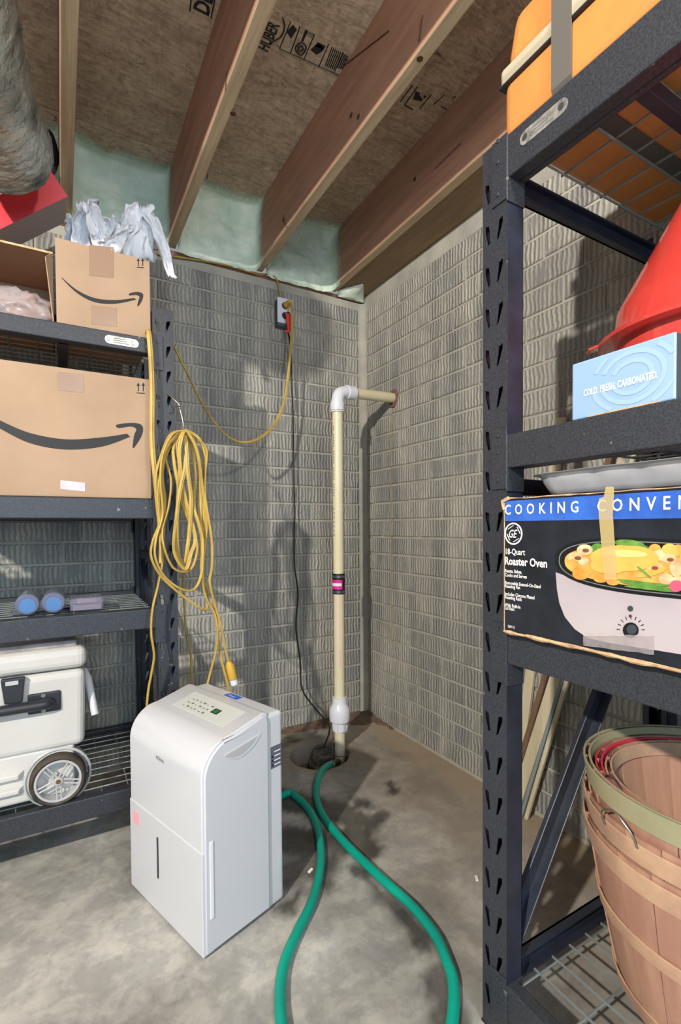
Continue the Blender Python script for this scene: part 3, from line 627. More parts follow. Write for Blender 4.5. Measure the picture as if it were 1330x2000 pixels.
sw = [(oc+.01, -.085, zc+.028), tuple(at(569, 600, y=-.12))]+[tuple(at(u, v, y=y)) for u, v, y in ((570, 640, -.13), (567, 690, -.14), (558, 770, -.17), (545, 812, -.2), (520, 847, -.25), (482, 864, -.3), (445, 852, -.36), (405, 805, -.43), (370, 738, -.5), (340, 676, -.555))]
MB().tube(spline(sw, 8), .0062, n=12, flat=.62).build('cord', YEL, ec, smooth=30)
MB().cyl((oc+.004, -.0585, zc+.026), (oc+.012, -.094, zc+.03), .017, .012, n=12).build('plug', YPL, ec, bevel=.003)
# coil on the post
hk = [tuple(at(u, v, y=y)) for u, v, y in ((328, 768, -.604), (338, 778, -.635), (346, 786, -.64))]
hkm = MB().tube(hk, .003, n=6); hkm.tube([at(337, 795, y=-.64), at(353, 791, y=-.64), at(351, 800, y=-.645)], .003, n=6)
hkm.tube(spline([at(351, 796, y=-.643), at(356, 818, y=-.65), at(359, 840, y=-.66), at(358, 852, y=-.675), at(353, 852, y=-.68)], 6), .003, n=6); hkm.tube([at(346, 786, y=-.64), at(351, 793, y=-.642)], .003, n=6)
tag(hkm.build('wire_hook', STEELW, smooth=60), 'bent steel wire hook in the left rack post holding the cord coil', 'hook')
cl = thing('extension_cord', 'thick yellow extension cord coiled and hung on a hook from the left rack post', 'cord', (-1.1, -.66, 1.2))
def K(pts): return [(280+x/3.225, 740+y/3.225) for x, y in pts]
loops = [[(258, 328), (170, 350), (112, 480), (78, 620), (88, 800), (104, 900), (60, 1020), (50, 1120), (110, 1240), (240, 1360), (375, 1452), (403, 1430), (398, 1350), (372, 1230), (385, 1050), (380, 800), (385, 500), (355, 385), (290, 335)],
 [(258, 330), (185, 350), (124, 470), (108, 640), (122, 850), (82, 1000), (75, 1120), (130, 1240), (230, 1320), (310, 1330), (360, 1250), (385, 1060), (398, 900), (375, 700), (345, 480), (300, 370)],
 [(252, 332), (160, 420), (142, 500), (175, 640), (160, 800), (120, 960), (140, 1090), (190, 1190), (260, 1215), (310, 1180), (340, 1080), (318, 960), (260, 830), (215, 650), (187, 450), (220, 365)],
 [(254, 333), (215, 420), (228, 560), (215, 800), (192, 1050), (220, 1150), (270, 1195), (300, 1100), (328, 1010), (298, 880), (252, 700), (226, 480), (240, 370)],
 [(258, 330), (300, 400), (325, 600), (318, 800), (345, 900), (372, 1020), (368, 1200), (372, 1050), (356, 820), (362, 600), (330, 420), (285, 345)],
 [(258, 330), (200, 375), (128, 520), (98, 680), (100, 820), (118, 960), (118, 1040), (128, 900), (135, 760), (118, 600), (150, 440), (220, 350)],
 [(258, 330), (270, 420), (282, 600), (300, 760), (290, 960), (262, 1170), (250, 1180), (215, 1080), (210, 880), (232, 700), (262, 560), (268, 420)]]
for i, L in enumerate(loops):
    pts = [at(u, v, y=-.675-.008*((i*3) % 5)-.012*math.sin(k*.9+i)) for k, (u, v) in enumerate(K(L))]
    MB().tube(spline(pts, 6, True), .0062, n=12, closed=True, flat=.62).build('loop', YEL, cl, smooth=30)
tails = [([(365, 1180), (375, 1300), (405, 1400), (450, 1480), (468, 1600), (455, 1720), (430, 1820), (396, 1950)], -.69),
 ([(345, 380), (398, 450), (388, 600), (388, 740), (430, 1010), (432, 1180), (418, 1280), (450, 1420), (490, 1560), (515, 1690), (542, 1800)], -.70),
 ([(420, 1280), (450, 1440), (468, 1600), (490, 1760), (525, 1900), (548, 1990)], -.682),
 ([(118, 960), (120, 1150), (95, 1290), (58, 1450), (50, 1600), (68, 1740), (50, 1860), (32, 1960), (20, 2120), (30, 2330)], -.665)]
for L, y in tails: MB().tube(spline([at(u, v, y=y+.006*math.sin(k)) for k, (u, v) in enumerate(K(L))], 6), .0062, n=12, flat=.62).build('cord_tail', YEL, cl, smooth=30)
L = [(290, 647), (294, 690), (297, 760), (297, 860), (303, 930), (309, 990), (315, 1050), (315, 1100)]
MB().tube(spline([at(288, 652, y=-.59)]+[at(u, v, y=-.625-.005*k) for k, (u, v) in enumerate(L)], 6), .008, n=12, flat=.62).build('cord_tail', YEL, cl, smooth=30)
L = [(110, 970), (130, 1100), (250, 1220), (256, 1400), (270, 1600), (300, 1750), (302, 1950)]
MB().tube(spline([at(u, v, y=(-.64, -.645, -.6, -.5, -.5, -.5, -.5)[k]) if k < 2 else at(u, v, y=-.50) for k, (u, v) in enumerate(K(L)) if k > 1], 6), .0062, n=12, flat=.62).build('cord_tail', YEL, cl, smooth=30)
pa, pb = at(449, 1300, y=-.70), at(455, 1326, y=-.70); pcn = at(458, 1336, y=-.70)
MB().tube([at(446, 1292, y=-.70), pa, pb], lambda t: .008+.007*min(1, t*2), n=10).build('plug', YPL, cl, smooth=40, bevel=.001)
MB().cyl(pb, pcn, .0125, n=10).build('plug_face', PVCW, cl)
# ------------------------------------------------------------------ hose
gh = thing('garden_hose', 'green drain hose curving over the floor from the dehumidifier to the sump pit', 'hose', (-.7, -1.2, 0))
right = [at(654, 1490, z=-.02), at(646, 1492, z=.01), at(630, 1503, z=.03), at(620, 1525, z=.027)]+[at(u, v, z=.0135) for u, v in ((618, 1553), (625, 1581), (642, 1609), (667, 1639), (699, 1672), (751, 1721), (806, 1771), (850, 1826), (872, 1875), (885, 1919), (883, 1996), (858, 2100), (780, 2190), (690, 2200), (605, 2130), (561, 2050), (550, 1996), (547, 1957), (549, 1913), (559, 1870), (581, 1820), (608, 1765), (622, 1716), (627, 1666), (620, 1617), (605, 1584))]+[at(581, 1558, z=.0135), at(558, 1550, z=.0135), V((-.90, -.655, .0135)), V((-.965, -.735, .022)), V((-.995, -.82, .055)), V((-1.005, -.88, .09))]
MB().tube(spline(right, 10), .0132, n=14).build('hose', HOSE, gh, smooth=60)
MB().tube([at(660, 1488, z=-.035), at(653, 1490, z=-.018), at(648, 1492, z=.004)], .0155, n=14).build('hose_end', BRASS, gh, smooth=60)
# ------------------------------------------------------------------ dehumidifier
A, B, Cc = at(400, 1880, z=0), at(257, 1730, z=0), at(553, 1757, z=0)
DW = (A-B).length; DD = .258; ang = math.atan2((A-B).y, (A-B).x)
dh = thing('dehumidifier', 'white upright dehumidifier standing on the concrete floor', 'dehumidifier', (B.x, B.y, 0), ang)
T = Matrix.Translation((B.x, B.y, 0)) @ Matrix.Rotation(ang, 4, 'Z')     # local x along the front, y to the back
SH, SD, Rr = .547, .208, .085
def side(zb, yb, zt, rad, y0=0.): 
    pr = [(y0, zb)]
    for k in range(11): t = math.pi/2*k/10; pr.append((y0+rad*(1-math.cos(t)), zt-.025-rad+rad*math.sin(t)))
    pr += [(yb-.02, zt), (yb-.004, zt-.004), (yb, zt-.02), (yb, zb)]; return pr
prof = side(.0, SD, SH, Rr)
b = MB(T).prism([(0.004, y, max(z, .006)) for y, z in prof], (DW-.008, 0, 0)); b.build('shell', WHITE2, dh, smooth=35, bevel=.004, seg=3)
b = MB(T).prism([(-.001, y+.006, z) for y, z in side(.012, SD-.012, SH-.007, Rr-.004)], (DW+.002, 0, 0)); sd_ = b.build('side_panel', WHITE, dh, smooth=35, bevel=.003)
MB(T).box(.006, DW-.005, SD-.01, DD, .004, SH-.011).build('rear_housing', WHITE2, dh, bevel=.01, seg=3)
MB(T).box(.03, DW-.03, .03, DD-.03, -.0, .006).build('foot', BLK, dh)
tk = MB(T).box(.003, DW-.003, -.0022, .03, .008, .262).build('water_tank', WHITE2, dh, bevel=.002)
wx = DW*.43
pts = [(wx+.0045*math.cos(t), -.0032, .158+(.052 if math.sin(t) > 0 else -.052)+.0045*math.sin(t)) for t in [k*math.pi/8 for k in range(16)]]
MB(T).prism(pts, (0, .002, 0)).build('water_window', DARKP, tk)
MB(T).box(.022, .06, -.003, -.0018, .20, .236).build('warning_label', LPINK, tk)
text('hOme', .016, (DW*.42, -.0012, .425), (1, 0, 0), (0, 0, 1), GREYP, dh, T=T)
# side handle scoop
def crescent(x, n, yc, zc, w, h, dip):
    top = [(x, yc-w/2+w*k/n, zc+.0) for k in range(n+1)]; bot = [(x, yc+w/2-w*k/n, zc-h*math.sin(math.pi*k/n)**.7) for k in range(1, n)]
    return top+bot
slope = lambda p: (p[0], p[1], p[2]+(p[1]-.115)*.16)
hp = [slope(p) for p in crescent(DW+.0012, 14, .118, SH-.058, .115, .03, 0)]
ip = [slope(p) for p in crescent(DW+.0016, 14, .112, SH-.060, .098, .021, 0)]
MB(T).prism(hp, (.0016, 0, 0)).build('handle_lip', WHITE2, sd_, bevel=.0006)
MB(T).prism([(DW+.0028, y, z) for _, y, z in ip], (.0006, 0, 0)).build('handle_recess', COOLD, sd_)
sg = MB(T); sg.box(DW+.001, DW+.0035, .016, .026, .095, .285); sg.build('tank_grip', PVCW, sd_, bevel=.002)
# top control panel
def topz(y): return SH-.025+.025*(y-Rr)/(SD-.02-Rr)
def topbox(mb, x0, x1, ya, yb, h0, h1, m=0): return mb.hexa([(x0, ya, topz(ya)+h0), (x1, ya, topz(ya)+h0), (x1, yb, topz(yb)+h0), (x0, yb, topz(yb)+h0), (x0, ya, topz(ya)+h1), (x1, ya, topz(ya)+h1), (x1, yb, topz(yb)+h1), (x0, yb, topz(yb)+h1)], m)
topbox(MB(T), .075, DW-.055, .096, SD-.038, -.0005, .0008).build('control_panel', PANEL, dh)
topbox(MB(T), DW*.60, DW*.60+.03, .122, .142, .0008, .0014).build('display', DARKP, dh)
topbox(MB(T), DW*.60+.006, DW*.60+.024, .125, .139, .0014, .0018).build('display_digits', M('green_led', (30, 110, 30), .4), dh)
mb = MB(T)
for r, y in enumerate((.108, .124, .140)):
    for k in range(6): topbox(mb, DW*.29+k*.019, DW*.29+k*.019+(.011 if (k+r) % 3 else .006), y, y+.0025+.003*(k % 2), .0008, .0011)
mb.build('button_print', GREYP, dh)
MB(T).box(DW*.40, DW*.40+.062, SD+.012, SD+.036, SH-.0115, SH-.0102).build('blue_sticker', LBLUE, dh)
text('Pump', .014, (DW*.40+.012, SD+.018, SH-.0100), (1, 0, 0), (0, 1, 0), PWHT, dh, T=T)
st = MB(T).box(DW-.0055, DW-.0042, SD+.006, DD-.006, .385, .445).build('rating_sticker', LGREY, dh)
mb = MB(T)
for k in range(4): mb.box(DW-.0042, DW-.0038, SD+.018, DD-.01, .392+k*.012, .395+k*.012)
mb.build('sticker_text', PVCW, st)
mb = MB(T)
for k in range(3): mb.cyl((DW-.0042, SD+.012, .394+k*.012), (DW-.0037, SD+.012, .394+k*.012), .0035, n=8)
mb.build('sticker_icon', BLK, st)
MB().cyl((-1.03, -.90, .115), (-1.0, -.878, .092), .016, n=12).build('hose_port', WHITE, dh)
# ------------------------------------------------------------------ things on the left rack
def arrow_logo(fn, mb):
    """smile stroke and its hook, drawn in the face's own u,v pixels of the carton"""
    pass
def face(y): return lambda u, v: at(u, v, y=y)
def smile(pts_top, pts_bot, head, y, parent):
    fp = face(y); mb = MB()
    up = spline([fp(*p) for p in pts_top], 8); lo = spline([fp(*p) for p in pts_bot], 8)
    n = len(up); vs = up+lo; mb.add(vs, [(i, i+1, n+i+1, n+i) for i in range(n-1)])
    mb.poly(spline([fp(*p) for p in head], 4, True))
    mb.build('smile_print', INK, parent)
def up_arrows(u, v, s, y, parent):
    fp = face(y); mb = MB()
    for d in (0, 9*s):
        mb.poly([fp(u+d-3.2*s, v+6*s), fp(u+d, v), fp(u+d+3.2*s, v+6*s)]); mb.poly([fp(u+d-.9*s, v+5*s), fp(u+d+.9*s, v+5*s), fp(u+d+.9*s, v+16*s), fp(u+d-.9*s, v+16*s)])
    mb.poly([fp(u-3*s, v+18*s), fp(u+12*s, v+19*s), fp(u+12*s, v+20.5*s), fp(u-3*s, v+19.5*s)])
    mb.build('arrow_print', INK, parent)
def ranged(u0, v0, u1, v1, y, m, name, parent):
    fp = face(y); MB().add([fp(u0, v0), fp(u1, v0+(u1-u0)*.1), fp(u1, v1+(u1-u0)*.1), fp(u0, v1)], [(0, 1, 2, 3)]).build(name, m, parent)
# big carton, second shelf
yf = -.588; zs = 1.1375
bx1 = -1.206; bx0 = -1.90
bb = thing('cardboard_box', 'large brown carton with a black smile arrow on the second shelf of the left rack', 'box', (-1.55, -.35, zs))
MB().box(bx0, bx1, yf, -.12, zs, 1.526).build('carton', CARD, bb, bevel=.003)
smile([(-40, 798), (0, 821), (60, 846), (130, 858), (200, 854), (248, 847)], [(-40, 812), (0, 837), (60, 866), (130, 878), (200, 872), (254, 853)],
      [(229, 829), (262, 826), (278, 832), (277, 850), (263, 873), (259, 872), (262, 850), (266, 838), (254, 833), (231, 836)], yf-.0008, bb)
up_arrows(270, 747, 1.08, yf-.0008, bb)
ranged(112, 726, 163, 762, yf-.0007, TAPE, 'clear_tape', bb); ranged(118, 938, 166, 955, yf-.0007, LBL, 'barcode_label', bb)
# top carton with open flaps
zt = 1.657; ux0, ux1 = at(109, 550, y=-.575).x, at(293, 560, y=-.575).x; uh = 1.916
ub = thing('cardboard_box', 'brown carton with smile arrow and tissue paper spilling out, atop the left rack', 'box', (-1.33, -.4, zt))
mb = MB().box(ux0, ux1, -.575, -.571, zt, uh); mb.box(ux0, ux1, -.279, -.275, zt, uh); mb.box(ux0, ux0+.004, -.571, -.279, zt, uh); mb.box(ux1-.004, ux1, -.571, -.279, zt, uh); mb.box(ux0, ux1, -.571, -.279, zt, zt+.004)
mb.build('carton', CARD, ub, bevel=.0015)
MB().hexa([(ux0, -.277, uh), (ux1, -.277, uh), (ux1, -.273, uh), (ux0, -.273, uh), (ux0, -.20, uh+.05), (ux1, -.20, uh+.05), (ux1, -.196, uh+.05), (ux0, -.196, uh+.05)]).build('flap', CARD, ub)
smile([(121, 542), (150, 566), (185, 582), (225, 586), (262, 582)], [(120, 543), (150, 572), (185, 590), (225, 593), (266, 585)],
      [(253, 573), (268, 570), (279, 574), (278, 585), (271, 597), (268, 596), (271, 585), (272, 579), (265, 576), (253, 577)], -.5758, ub)
up_arrows(270, 504, .95, -.5758, ub)
ranged(174, 478, 222, 538, -.5757, TAPE, 'clear_tape', ub); ranged(178, 596, 228, 633, -.5757, TAPE, 'clear_tape', ub)
# open carton at far left
ox1_ = at(107, 550, y=-.575).x-.004; oz = 1.868
ob_ = thing('cardboard_box', 'open fronted brown carton holding a clear bag, far left atop the left rack', 'box', (-1.68, -.4, zt))
ol = -1.95
mb = MB().box(ol, ox1_, -.30, -.296, zt, oz); mb.box(ol, ol+.004, -.575, -.30, zt, oz); mb.box(ox1_-.004, ox1_, -.575, -.30, zt, oz); mb.box(ol, ox1_, -.575, -.30, zt, zt+.004); mb.box(ol, ox1_, -.575, -.30, oz-.004, oz)
mb.build('carton', CARDD, ob_, bevel=.001)
MB().hexa([(ox1_-.002, -.576, zt), (ox1_, -.578, zt), (ox1_, -.574, zt), (ox1_-.003, -.572, zt), (ox1_-.02, -.60, oz-.03), (ox1_-.018, -.602, oz-.03), (ox1_, -.574, oz), (ox1_-.003, -.572, oz)]).build('flap', CARD, ob_)
MB().box(ol, ox1_, -.5775, -.575, oz-.006, oz).build('carton_edge', CARDE, ob_)
def blob(c, r, amp, f, seed, name, m, sq=(1, 1, 1), sub=4):
    bm = bmesh.new(); bmesh.ops.create_icosphere(bm, subdivisions=sub, radius=1)
    for v in bm.verts:
        d = v.co.normalized(); k = 1+amp*(noise.noise(d*f+V((seed, 0, 0)))+.9*abs(noise.noise(d*f*1.9+V((0, seed, 0))))+.22*abs(noise.noise(d*f*4+V((0, 0, seed)))))
        v.co = V((d.x*r*sq[0]*k, d.y*r*sq[1]*k, d.z*r*sq[2]*k))+V(c)
    me = bpy.data.meshes.new(name); bm.to_mesh(me); bm.free(); me.materials.append(m); me.shade_smooth(); o = bpy.data.objects.new(name, me); C.objects.link(o); return o
bc_ = at(38, 582, y=-.46)
tag(blob((bc_.x, -.46, zt+.062), .075, .35, 2.2, 4., 'plastic_bag', FILM, (1.15, .85, .78)), 'crumpled clear plastic bag inside the open carton at far left', 'bag')
# tissue paper: crumpled sheets standing out of the carton
tp = thing('tissue_paper', 'crumpled white tissue paper spilling over the top carton', 'paper', (-1.33, -.45, 1.92))
def sheet(base, tip, wid, seed, y0, y1, lean=0):
    b0, t0_ = base, tip
    def fn(s, t):
        u = b0[0]+(t0_[0]-b0[0])*t+(s-.5)*wid*(1-.35*t); v = b0[1]+(t0_[1]-b0[1])*t-6*noise.noise(V((s*4, t*3, seed)))*8*.2
        y = y0+(y1-y0)*t; p = at(u, v, y=y)
        n = .028*noise.noise(V((s*3.2+seed, t*2.2, seed)))+.022*abs(noise.noise(V((s*6+seed*2, t*3.5, 3))))
        return p+V((.018*noise.noise(V((s*5, t*5, seed+9))), -n*1.4, .02*noise.noise(V((s*6, t*2, seed+5)))))
    MB().grid(fn, 18, 16).build('paper_sheet', PAPER, tp, smooth=22, solid=.0006)
sheet((165, 492), (172, 392), 62, 1.3, -.50, -.53); sheet((205, 490), (176, 398), 44, 5.1, -.54, -.57)
sheet((235, 498), (225, 424), 110, 2.7, -.46, -.48); sheet((262, 508), (270, 404), 82, 7.7, -.52, -.555)
sheet((285, 490), (282, 406), 40, 3.9, -.50, -.53); sheet((150, 490), (148, 428), 50, 8.8, -.42, -.44)
sheet((200, 500), (245, 440), 60, 11.2, -.55, -.56)
def drape(s, t):
    path = spline([at(286, 418, y=-.54), at(302, 440, y=-.56), at(316, 475, y=-.585), at(325, 515, y=-.59), at(338, 544, y=-.60)], 4)
    k = t*(len(path)-1); i = min(int(k), len(path)-2); p = path[i].lerp(path[i+1], k-i)
    wd = .052*(1-.45*t)
    return p+V(((s-.5)*wd+.008*noise.noise(V((s*3, t*5, 2))), -.025*abs(noise.noise(V((s*4, t*2, 7))))-.012*noise.noise(V((s*7, t*4, 9))), .014*noise.noise(V((s*3, t*4, 4)))))
MB().grid(drape, 12, 20).build('paper_sheet', PAPER, tp, smooth=22, solid=.0006)
# red and grey box tilted on top
rb = at(133, 384, y=-.40); Lv, Dv, Hv = V((-.776, .074, -.627)), V((-.035, .987, .16)), V((-.63, -.146, .763))
lb = rb+Lv*.435; rt, lt, rk, lk = rb+Hv*.076, lb+Hv*.076, rb+Dv*.24, lb+Dv*.24; rk2, lk2 = rk+Hv*.076, lk+Hv*.076
rbx = thing('gift_box', 'glossy red and grey box tilted on top of the open carton', 'box', tuple((rb+lb)/2))
MB().hexa([lb, rb, rk, lk, lt, rt, rk2, lk2]).build('box_body', GREYC, rbx, bevel=.0015)
nn = (rb-lb).cross(lt-lb).normalized(); nn = nn if nn.y < 0 else -nn
MB().hexa([lb+nn*.0005, rb+nn*.0005, rb+nn*.002, lb+nn*.002, lt+nn*.0005, rt+nn*.0005, rt+nn*.002, lt+nn*.002]).build('red_face', RED, rbx)
# blister pack, third shelf
bp = thing('blister_pack', 'clear plastic blister pack with round wheels on the third wire shelf of the left rack', 'package', (-1.5, -.48, .772))
zb = .771
q = [at(18, 1203, z=zb), at(212, 1177, z=zb), at(200, 1150, z=zb), at(25, 1168, z=zb)]; q[2].y = min(q[2].y, -.36); q[3].y = min(q[3].y, -.36); q[2].x = q[1].x; q[3].x = q[0].x
MB().hexa([V((v_.x, v_.y, zb)) for v_ in q]+[V((v_.x, v_.y, zb+.004)) for v_ in q]).build('backing_sheet', BLIS, bp, bevel=.001)
for u in (55, 105):
    c = at(u, 1183, z=zb+.03); cyy = -.51
    MB().cyl((c.x, cyy, zb+.038), (c.x, cyy+.115, zb+.038), .033, n=24).build('blister_dome', BLIS, bp, smooth=40, bevel=.004)
    for k in range(3): MB().lathe([(.012, 0), (.029, 0), (.031, .004), (.029, .016), (.012, .016)], (c.x, cyy+.004+k*.036, zb+.038), 24, ax=V((0, 1, 0)), closed=True).build('caster_wheel', BLIS2 if k else DARKB, bp, smooth=35)
    MB().cyl((c.x, cyy-.0005, zb+.034), (c.x, cyy+.003, zb+.034), .022, n=24).build('blue_card', BLUEP, bp)
c0, c1 = at(135, 1180, z=zb), at(192, 1172, z=zb)
MB().box(c0.x, c1.x, -.50, -.40, zb+.004, zb+.045).build('blister_dome', BLIS, bp, bevel=.006)
mb = MB().box(c0.x+.008, c1.x-.008, -.49, -.41, zb+.006, zb+.022); mb.cyl((c0.x+.02, -.48, zb+.03), (c1.x-.02, -.48, zb+.03), .008, n=10); mb.build('hardware', M('hardware_tan', (176, 150, 140), .5), bp)
# cooler
zc0 = .207
ck = thing('wheeled_cooler', 'off-white hard cooler with grey wheel on the bottom shelf of the left rack', 'cooler', (-1.75, -.35, zc0))
cx0, cx1, cf, cb = -2.15, -1.407, -.572, -.15
def rbox(x0, x1, y0, y1, z0, z1, tz, name, m, par, bev, seg=4, tp_=0.):
    x0, x1, y0, y1 = x0+0, x1, y0, y1
    return MB().hexa([(x0+tp_, y0+tp_, z0), (x1-tp_, y0+tp_, z0), (x1-tp_, y1-tp_, z0), (x0+tp_, y1-tp_, z0), (x0, y0, z1), (x1, y0, z1), (x1, y1, z1), (x0, y1, z1)]).build(name, m, par, bevel=bev, seg=seg)
rbox(cx0, cx1, cf, cb, .362, .604, 0, 'body', COOL, ck, .022, 4, .006)
rbox(cx0+.01, cx1-.035, cf+.012, cb, .22, .372, 0, 'base', COOL, ck, .01, 3)
rbox(cx0-.003, cx1+.004, cf-.005, cb+.004, .607, .675, 0, 'lid', COOL, ck, .024, 4)
rbox(cx0+.02, cx1-.022, cf+.018, cb-.02, .672, .694, 0, 'lid_rim', CRIM, ck, .006, 2)
lx0, lx1 = at(2, 1340, y=cf).x, at(50, 1340, y=cf).x; lz0, lz1 = .533, .606
la = MB().hexa([(lx0+.008, cf-.016, lz0), (lx1-.008, cf-.016, lz0), (lx1-.008, cf+.004, lz0), (lx0+.008, cf+.004, lz0), (lx0, cf-.018, lz1), (lx1, cf-.018, lz1), (lx1, cf+.004, lz1), (lx0, cf+.004, lz1)]).build('latch', BLK, ck, bevel=.003)
MB().box(lx0+.012, lx1-.016, cf-.0205, cf-.016, lz1-.018, lz1-.006).build('latch_pull', HUB, la, bevel=.001)
hx0, hx1 = at(54, 1366, y=cf).x, at(119, 1366, y=cf).x
hm = MB().box(hx0, hx1, cf-.006, cf+.003, .488, .549).build('handle_bracket', BLK, ck, bevel=.006, seg=3)
mb = MB()
for zz in (.496, .541): mb.cyl((hx0+.04, cf-.006, zz), (hx0+.04, cf-.009, zz), .006, n=10)
mb.build('screw', STEELW, hm)
gp = MB().tube(spline([(hx1-.03, cf-.008, .519), (hx1-.038, cf-.022, .519), (hx1-.07, cf-.024, .519), (hx0-.05, cf-.024, .519), (cx0+.2, cf-.024, .519)], 5), .0155, n=12); gp.build('handle_grip', BLK, hm, smooth=50)
mb = MB()
for zz in (.302, .258): mb.hexa([(cx0+.1, cf-.004, zz), (-1.59, cf-.004, zz), (-1.575, cf+.014, zz-.004), (cx0+.1, cf+.014, zz-.004), (cx0+.1, cf-.004, zz+.014), (-1.588, cf-.004, zz+.014), (-1.572, cf+.014, zz+.022), (cx0+.1, cf+.014, zz+.022)])
mb.build('side_rib', COOL, ck, bevel=.003)
wc = V((-1.487, cf-.004, .2775)); wr_ = .0735
ar = MB().lathe([(wr_+.018, -.002), (wr_+.012, -.006), (wr_+.012, .04)], (wc.x, wc.y+.016, wc.z), 32, ax=V((0, 1, 0))); ar.build('wheel_arch', COOLD, ck, smooth=50)
MB().cyl((wc.x, wc.y+.045, wc.z), (wc.x, wc.y+.05, wc.z), wr_+.008, n=32).build('wheel_well', COOLD, ck)
wh = MB().lathe([(.0625, -.016), (.069, -.02), (.0745, -.016), (.0765, -.008), (.0765, .018), (.069, .026), (.0625, .024)], wc, 40, ax=V((0, 1, 0)), closed=True).build('tyre', RUB, ck, smooth=40)
MB().lathe([(.0565, -.018), (.063, -.018), (.063, .02), (.0565, .02)], wc, 40, ax=V((0, 1, 0)), closed=True).build('rim', HUB, wh, smooth=40, bevel=.001)
for k in range(5):
    t0_ = 2*math.pi*k/5+.35; mb = MB()
    for s in (-1, 1):
        pts = []
        for j in range(7):
            r = .008+.050*j/6; t = t0_+s*(.22+.30*math.sin(math.pi*j/6*.55)*(1 if j else 0)) if j else t0_+s*.1
            pts.append(wc+V((r*math.cos(t), -.013, r*math.sin(t))))
        mb.tube(pts, .0026, n=6)
    mb.build('spoke', HUB, wh, smooth=50)
hb = MB().cyl(wc+V((0, -.02, 0)), wc+V((0, .01, 0)), .0125, n=16).build('hub', HUB, wh, bevel=.002)
MB().cyl(wc+V((0, -.0215, 0)), wc+V((0, -.019, 0)), .007, n=12).build('hub_cap', BRASS, wh)
a, b = at(172, 1325, y=-.50), at(186, 1396, y=-.545)
b2 = b+(b-a).normalized()*.004
mb = MB().tube([a+V((-.01, .03, .02)), a, b], .0115, n=14); mb.build('pull_handle', WHITE, ck, smooth=40); MB().cyl(b+(b-a).normalized()*.0002, b2-(b-a).normalized()*.003, .0075, n=12).build('tube_bore', CRIM, ck)
# duct
du = thing('insulated_duct', 'foil wrapped round duct below the joists at the upper left', 'duct', (-1.66, -.9, 2.1))
dc = [at(u, v, z=2.13) for u, v in ((-215, -330), (-170, -180), (-118, 0), (-62, 160), (-14, 262), (-6, 288))]
for q_ in dc: q_.z = 2.135
path = spline(dc, 14); n_ = 72
def dfn(s, t):
    k = t*(len(path)-1); i = min(int(k), len(path)-2); c = path[i].lerp(path[i+1], k-i); d = (path[i+1]-path[i]).normalized(); a_, b_ = basis(d)
    r = .138*(1+.035*noise.noise(V((s*9, t*14, 0)))+.035*noise.noise(V((math.cos(s*6.28)*3, math.sin(s*6.28)*3, t*26)))+.03*abs(noise.noise(V((math.cos(s*6.28)*7+5, math.sin(s*6.28)*7, t*70)))))
    if t > .9: r *= math.sqrt(max(.0, 1-((t-.9)/.1)**2))*.85+.15
    an = 2*math.pi*s; return c+a_*r*math.cos(an)+b_*r*math.sin(an)
MB().grid(dfn, n_, 220, closed_u=True).build('foil_sleeve', FOIL, du, smooth=30)
mb = MB()
for k0, k1, a0, a1 in ((.30, .52, 205, 232), (.10, .2, 205, 230)): mb.grid(lambda s, t: (lambda p0: p0+(p0-V((p0.x-.03, p0.y, 2.135))).normalized()*.0015)(dfn((a0+(a1-a0)*s)/360, k0+(k1-k0)*t)), 10, 24)
mb.build('red_print', FOILR, du, smooth=50)
mb = MB().tube(spline([at(92, 262, y=-.26), at(103, 285, y=-.26), at(106, 310, y=-.27), at(96, 335, y=-.28), at(86, 310, y=-.27)], 6, True), .016, n=8, closed=True)
tag(mb.build('black_cable_loop', BLK, smooth=50), 'black cable loop hanging beside the duct end at upper left', 'cable')
# ------------------------------------------------------------------ things on the right rack
# orange case
oc_ = thing('orange_case', 'orange hard case with grey band and strap on the top shelf of the right rack', 'case', (-.45, -2.0, 1.785))
ca0, ca1, cya, cyb, cz0, cz1 = -.703, -.15, -1.60, -2.35, 1.789, 2.03
MB().box(ca0, ca1, cyb, cya, cz0, 1.90).build('case_base', ORANGE, oc_, bevel=.018, seg=4)
MB().hexa([(ca0, cyb, 1.922), (ca1, cyb, 1.922), (ca1, cya, 1.922), (ca0, cya, 1.922), (ca0+.012, cyb+.012, cz1), (ca1-.012, cyb+.012, cz1), (ca1-.012, cya-.012, cz1), (ca0+.012, cya-.012, cz1)]).build('case_lid', ORANGE, oc_, bevel=.025, seg=4)
MB().box(ca0-.004, ca1+.004, cyb-.004, cya+.004, 1.894, 1.928).build('seam_band', BAND, oc_, bevel=.008, seg=3)
MB().box(ca0-.0055, ca1, cyb, cya+.0055, 1.892, 1.896).build('seam_line', BLK, oc_, bevel=.001)
sy = at(1097, 100, x=ca0-.004).y
mb = MB(); sw_ = .019
pr = [(ca0-.0065, cz1+.004), (ca0-.0065, 1.80), (ca0+.004, cz0-.003), (ca1, cz0-.003), (ca1, cz0-.0005), (ca0+.005, cz0-.0005), (ca0-.004, 1.80), (ca0-.004, cz1+.004)]
MB().prism([(x, sy-sw_, z) for x, z in pr], (0, 2*sw_, 0)).build('strap', STRAP, oc_)
MB().box(ca0-.0078, ca0-.006, sy-.006, sy+.008, 1.99, 2.008).build('buckle', STEELW, oc_, bevel=.002)
MB().box(ca0-.014, ca0, -1.95, -1.90, 1.87, 1.95).build('latch', PVCW, oc_, bevel=.004)
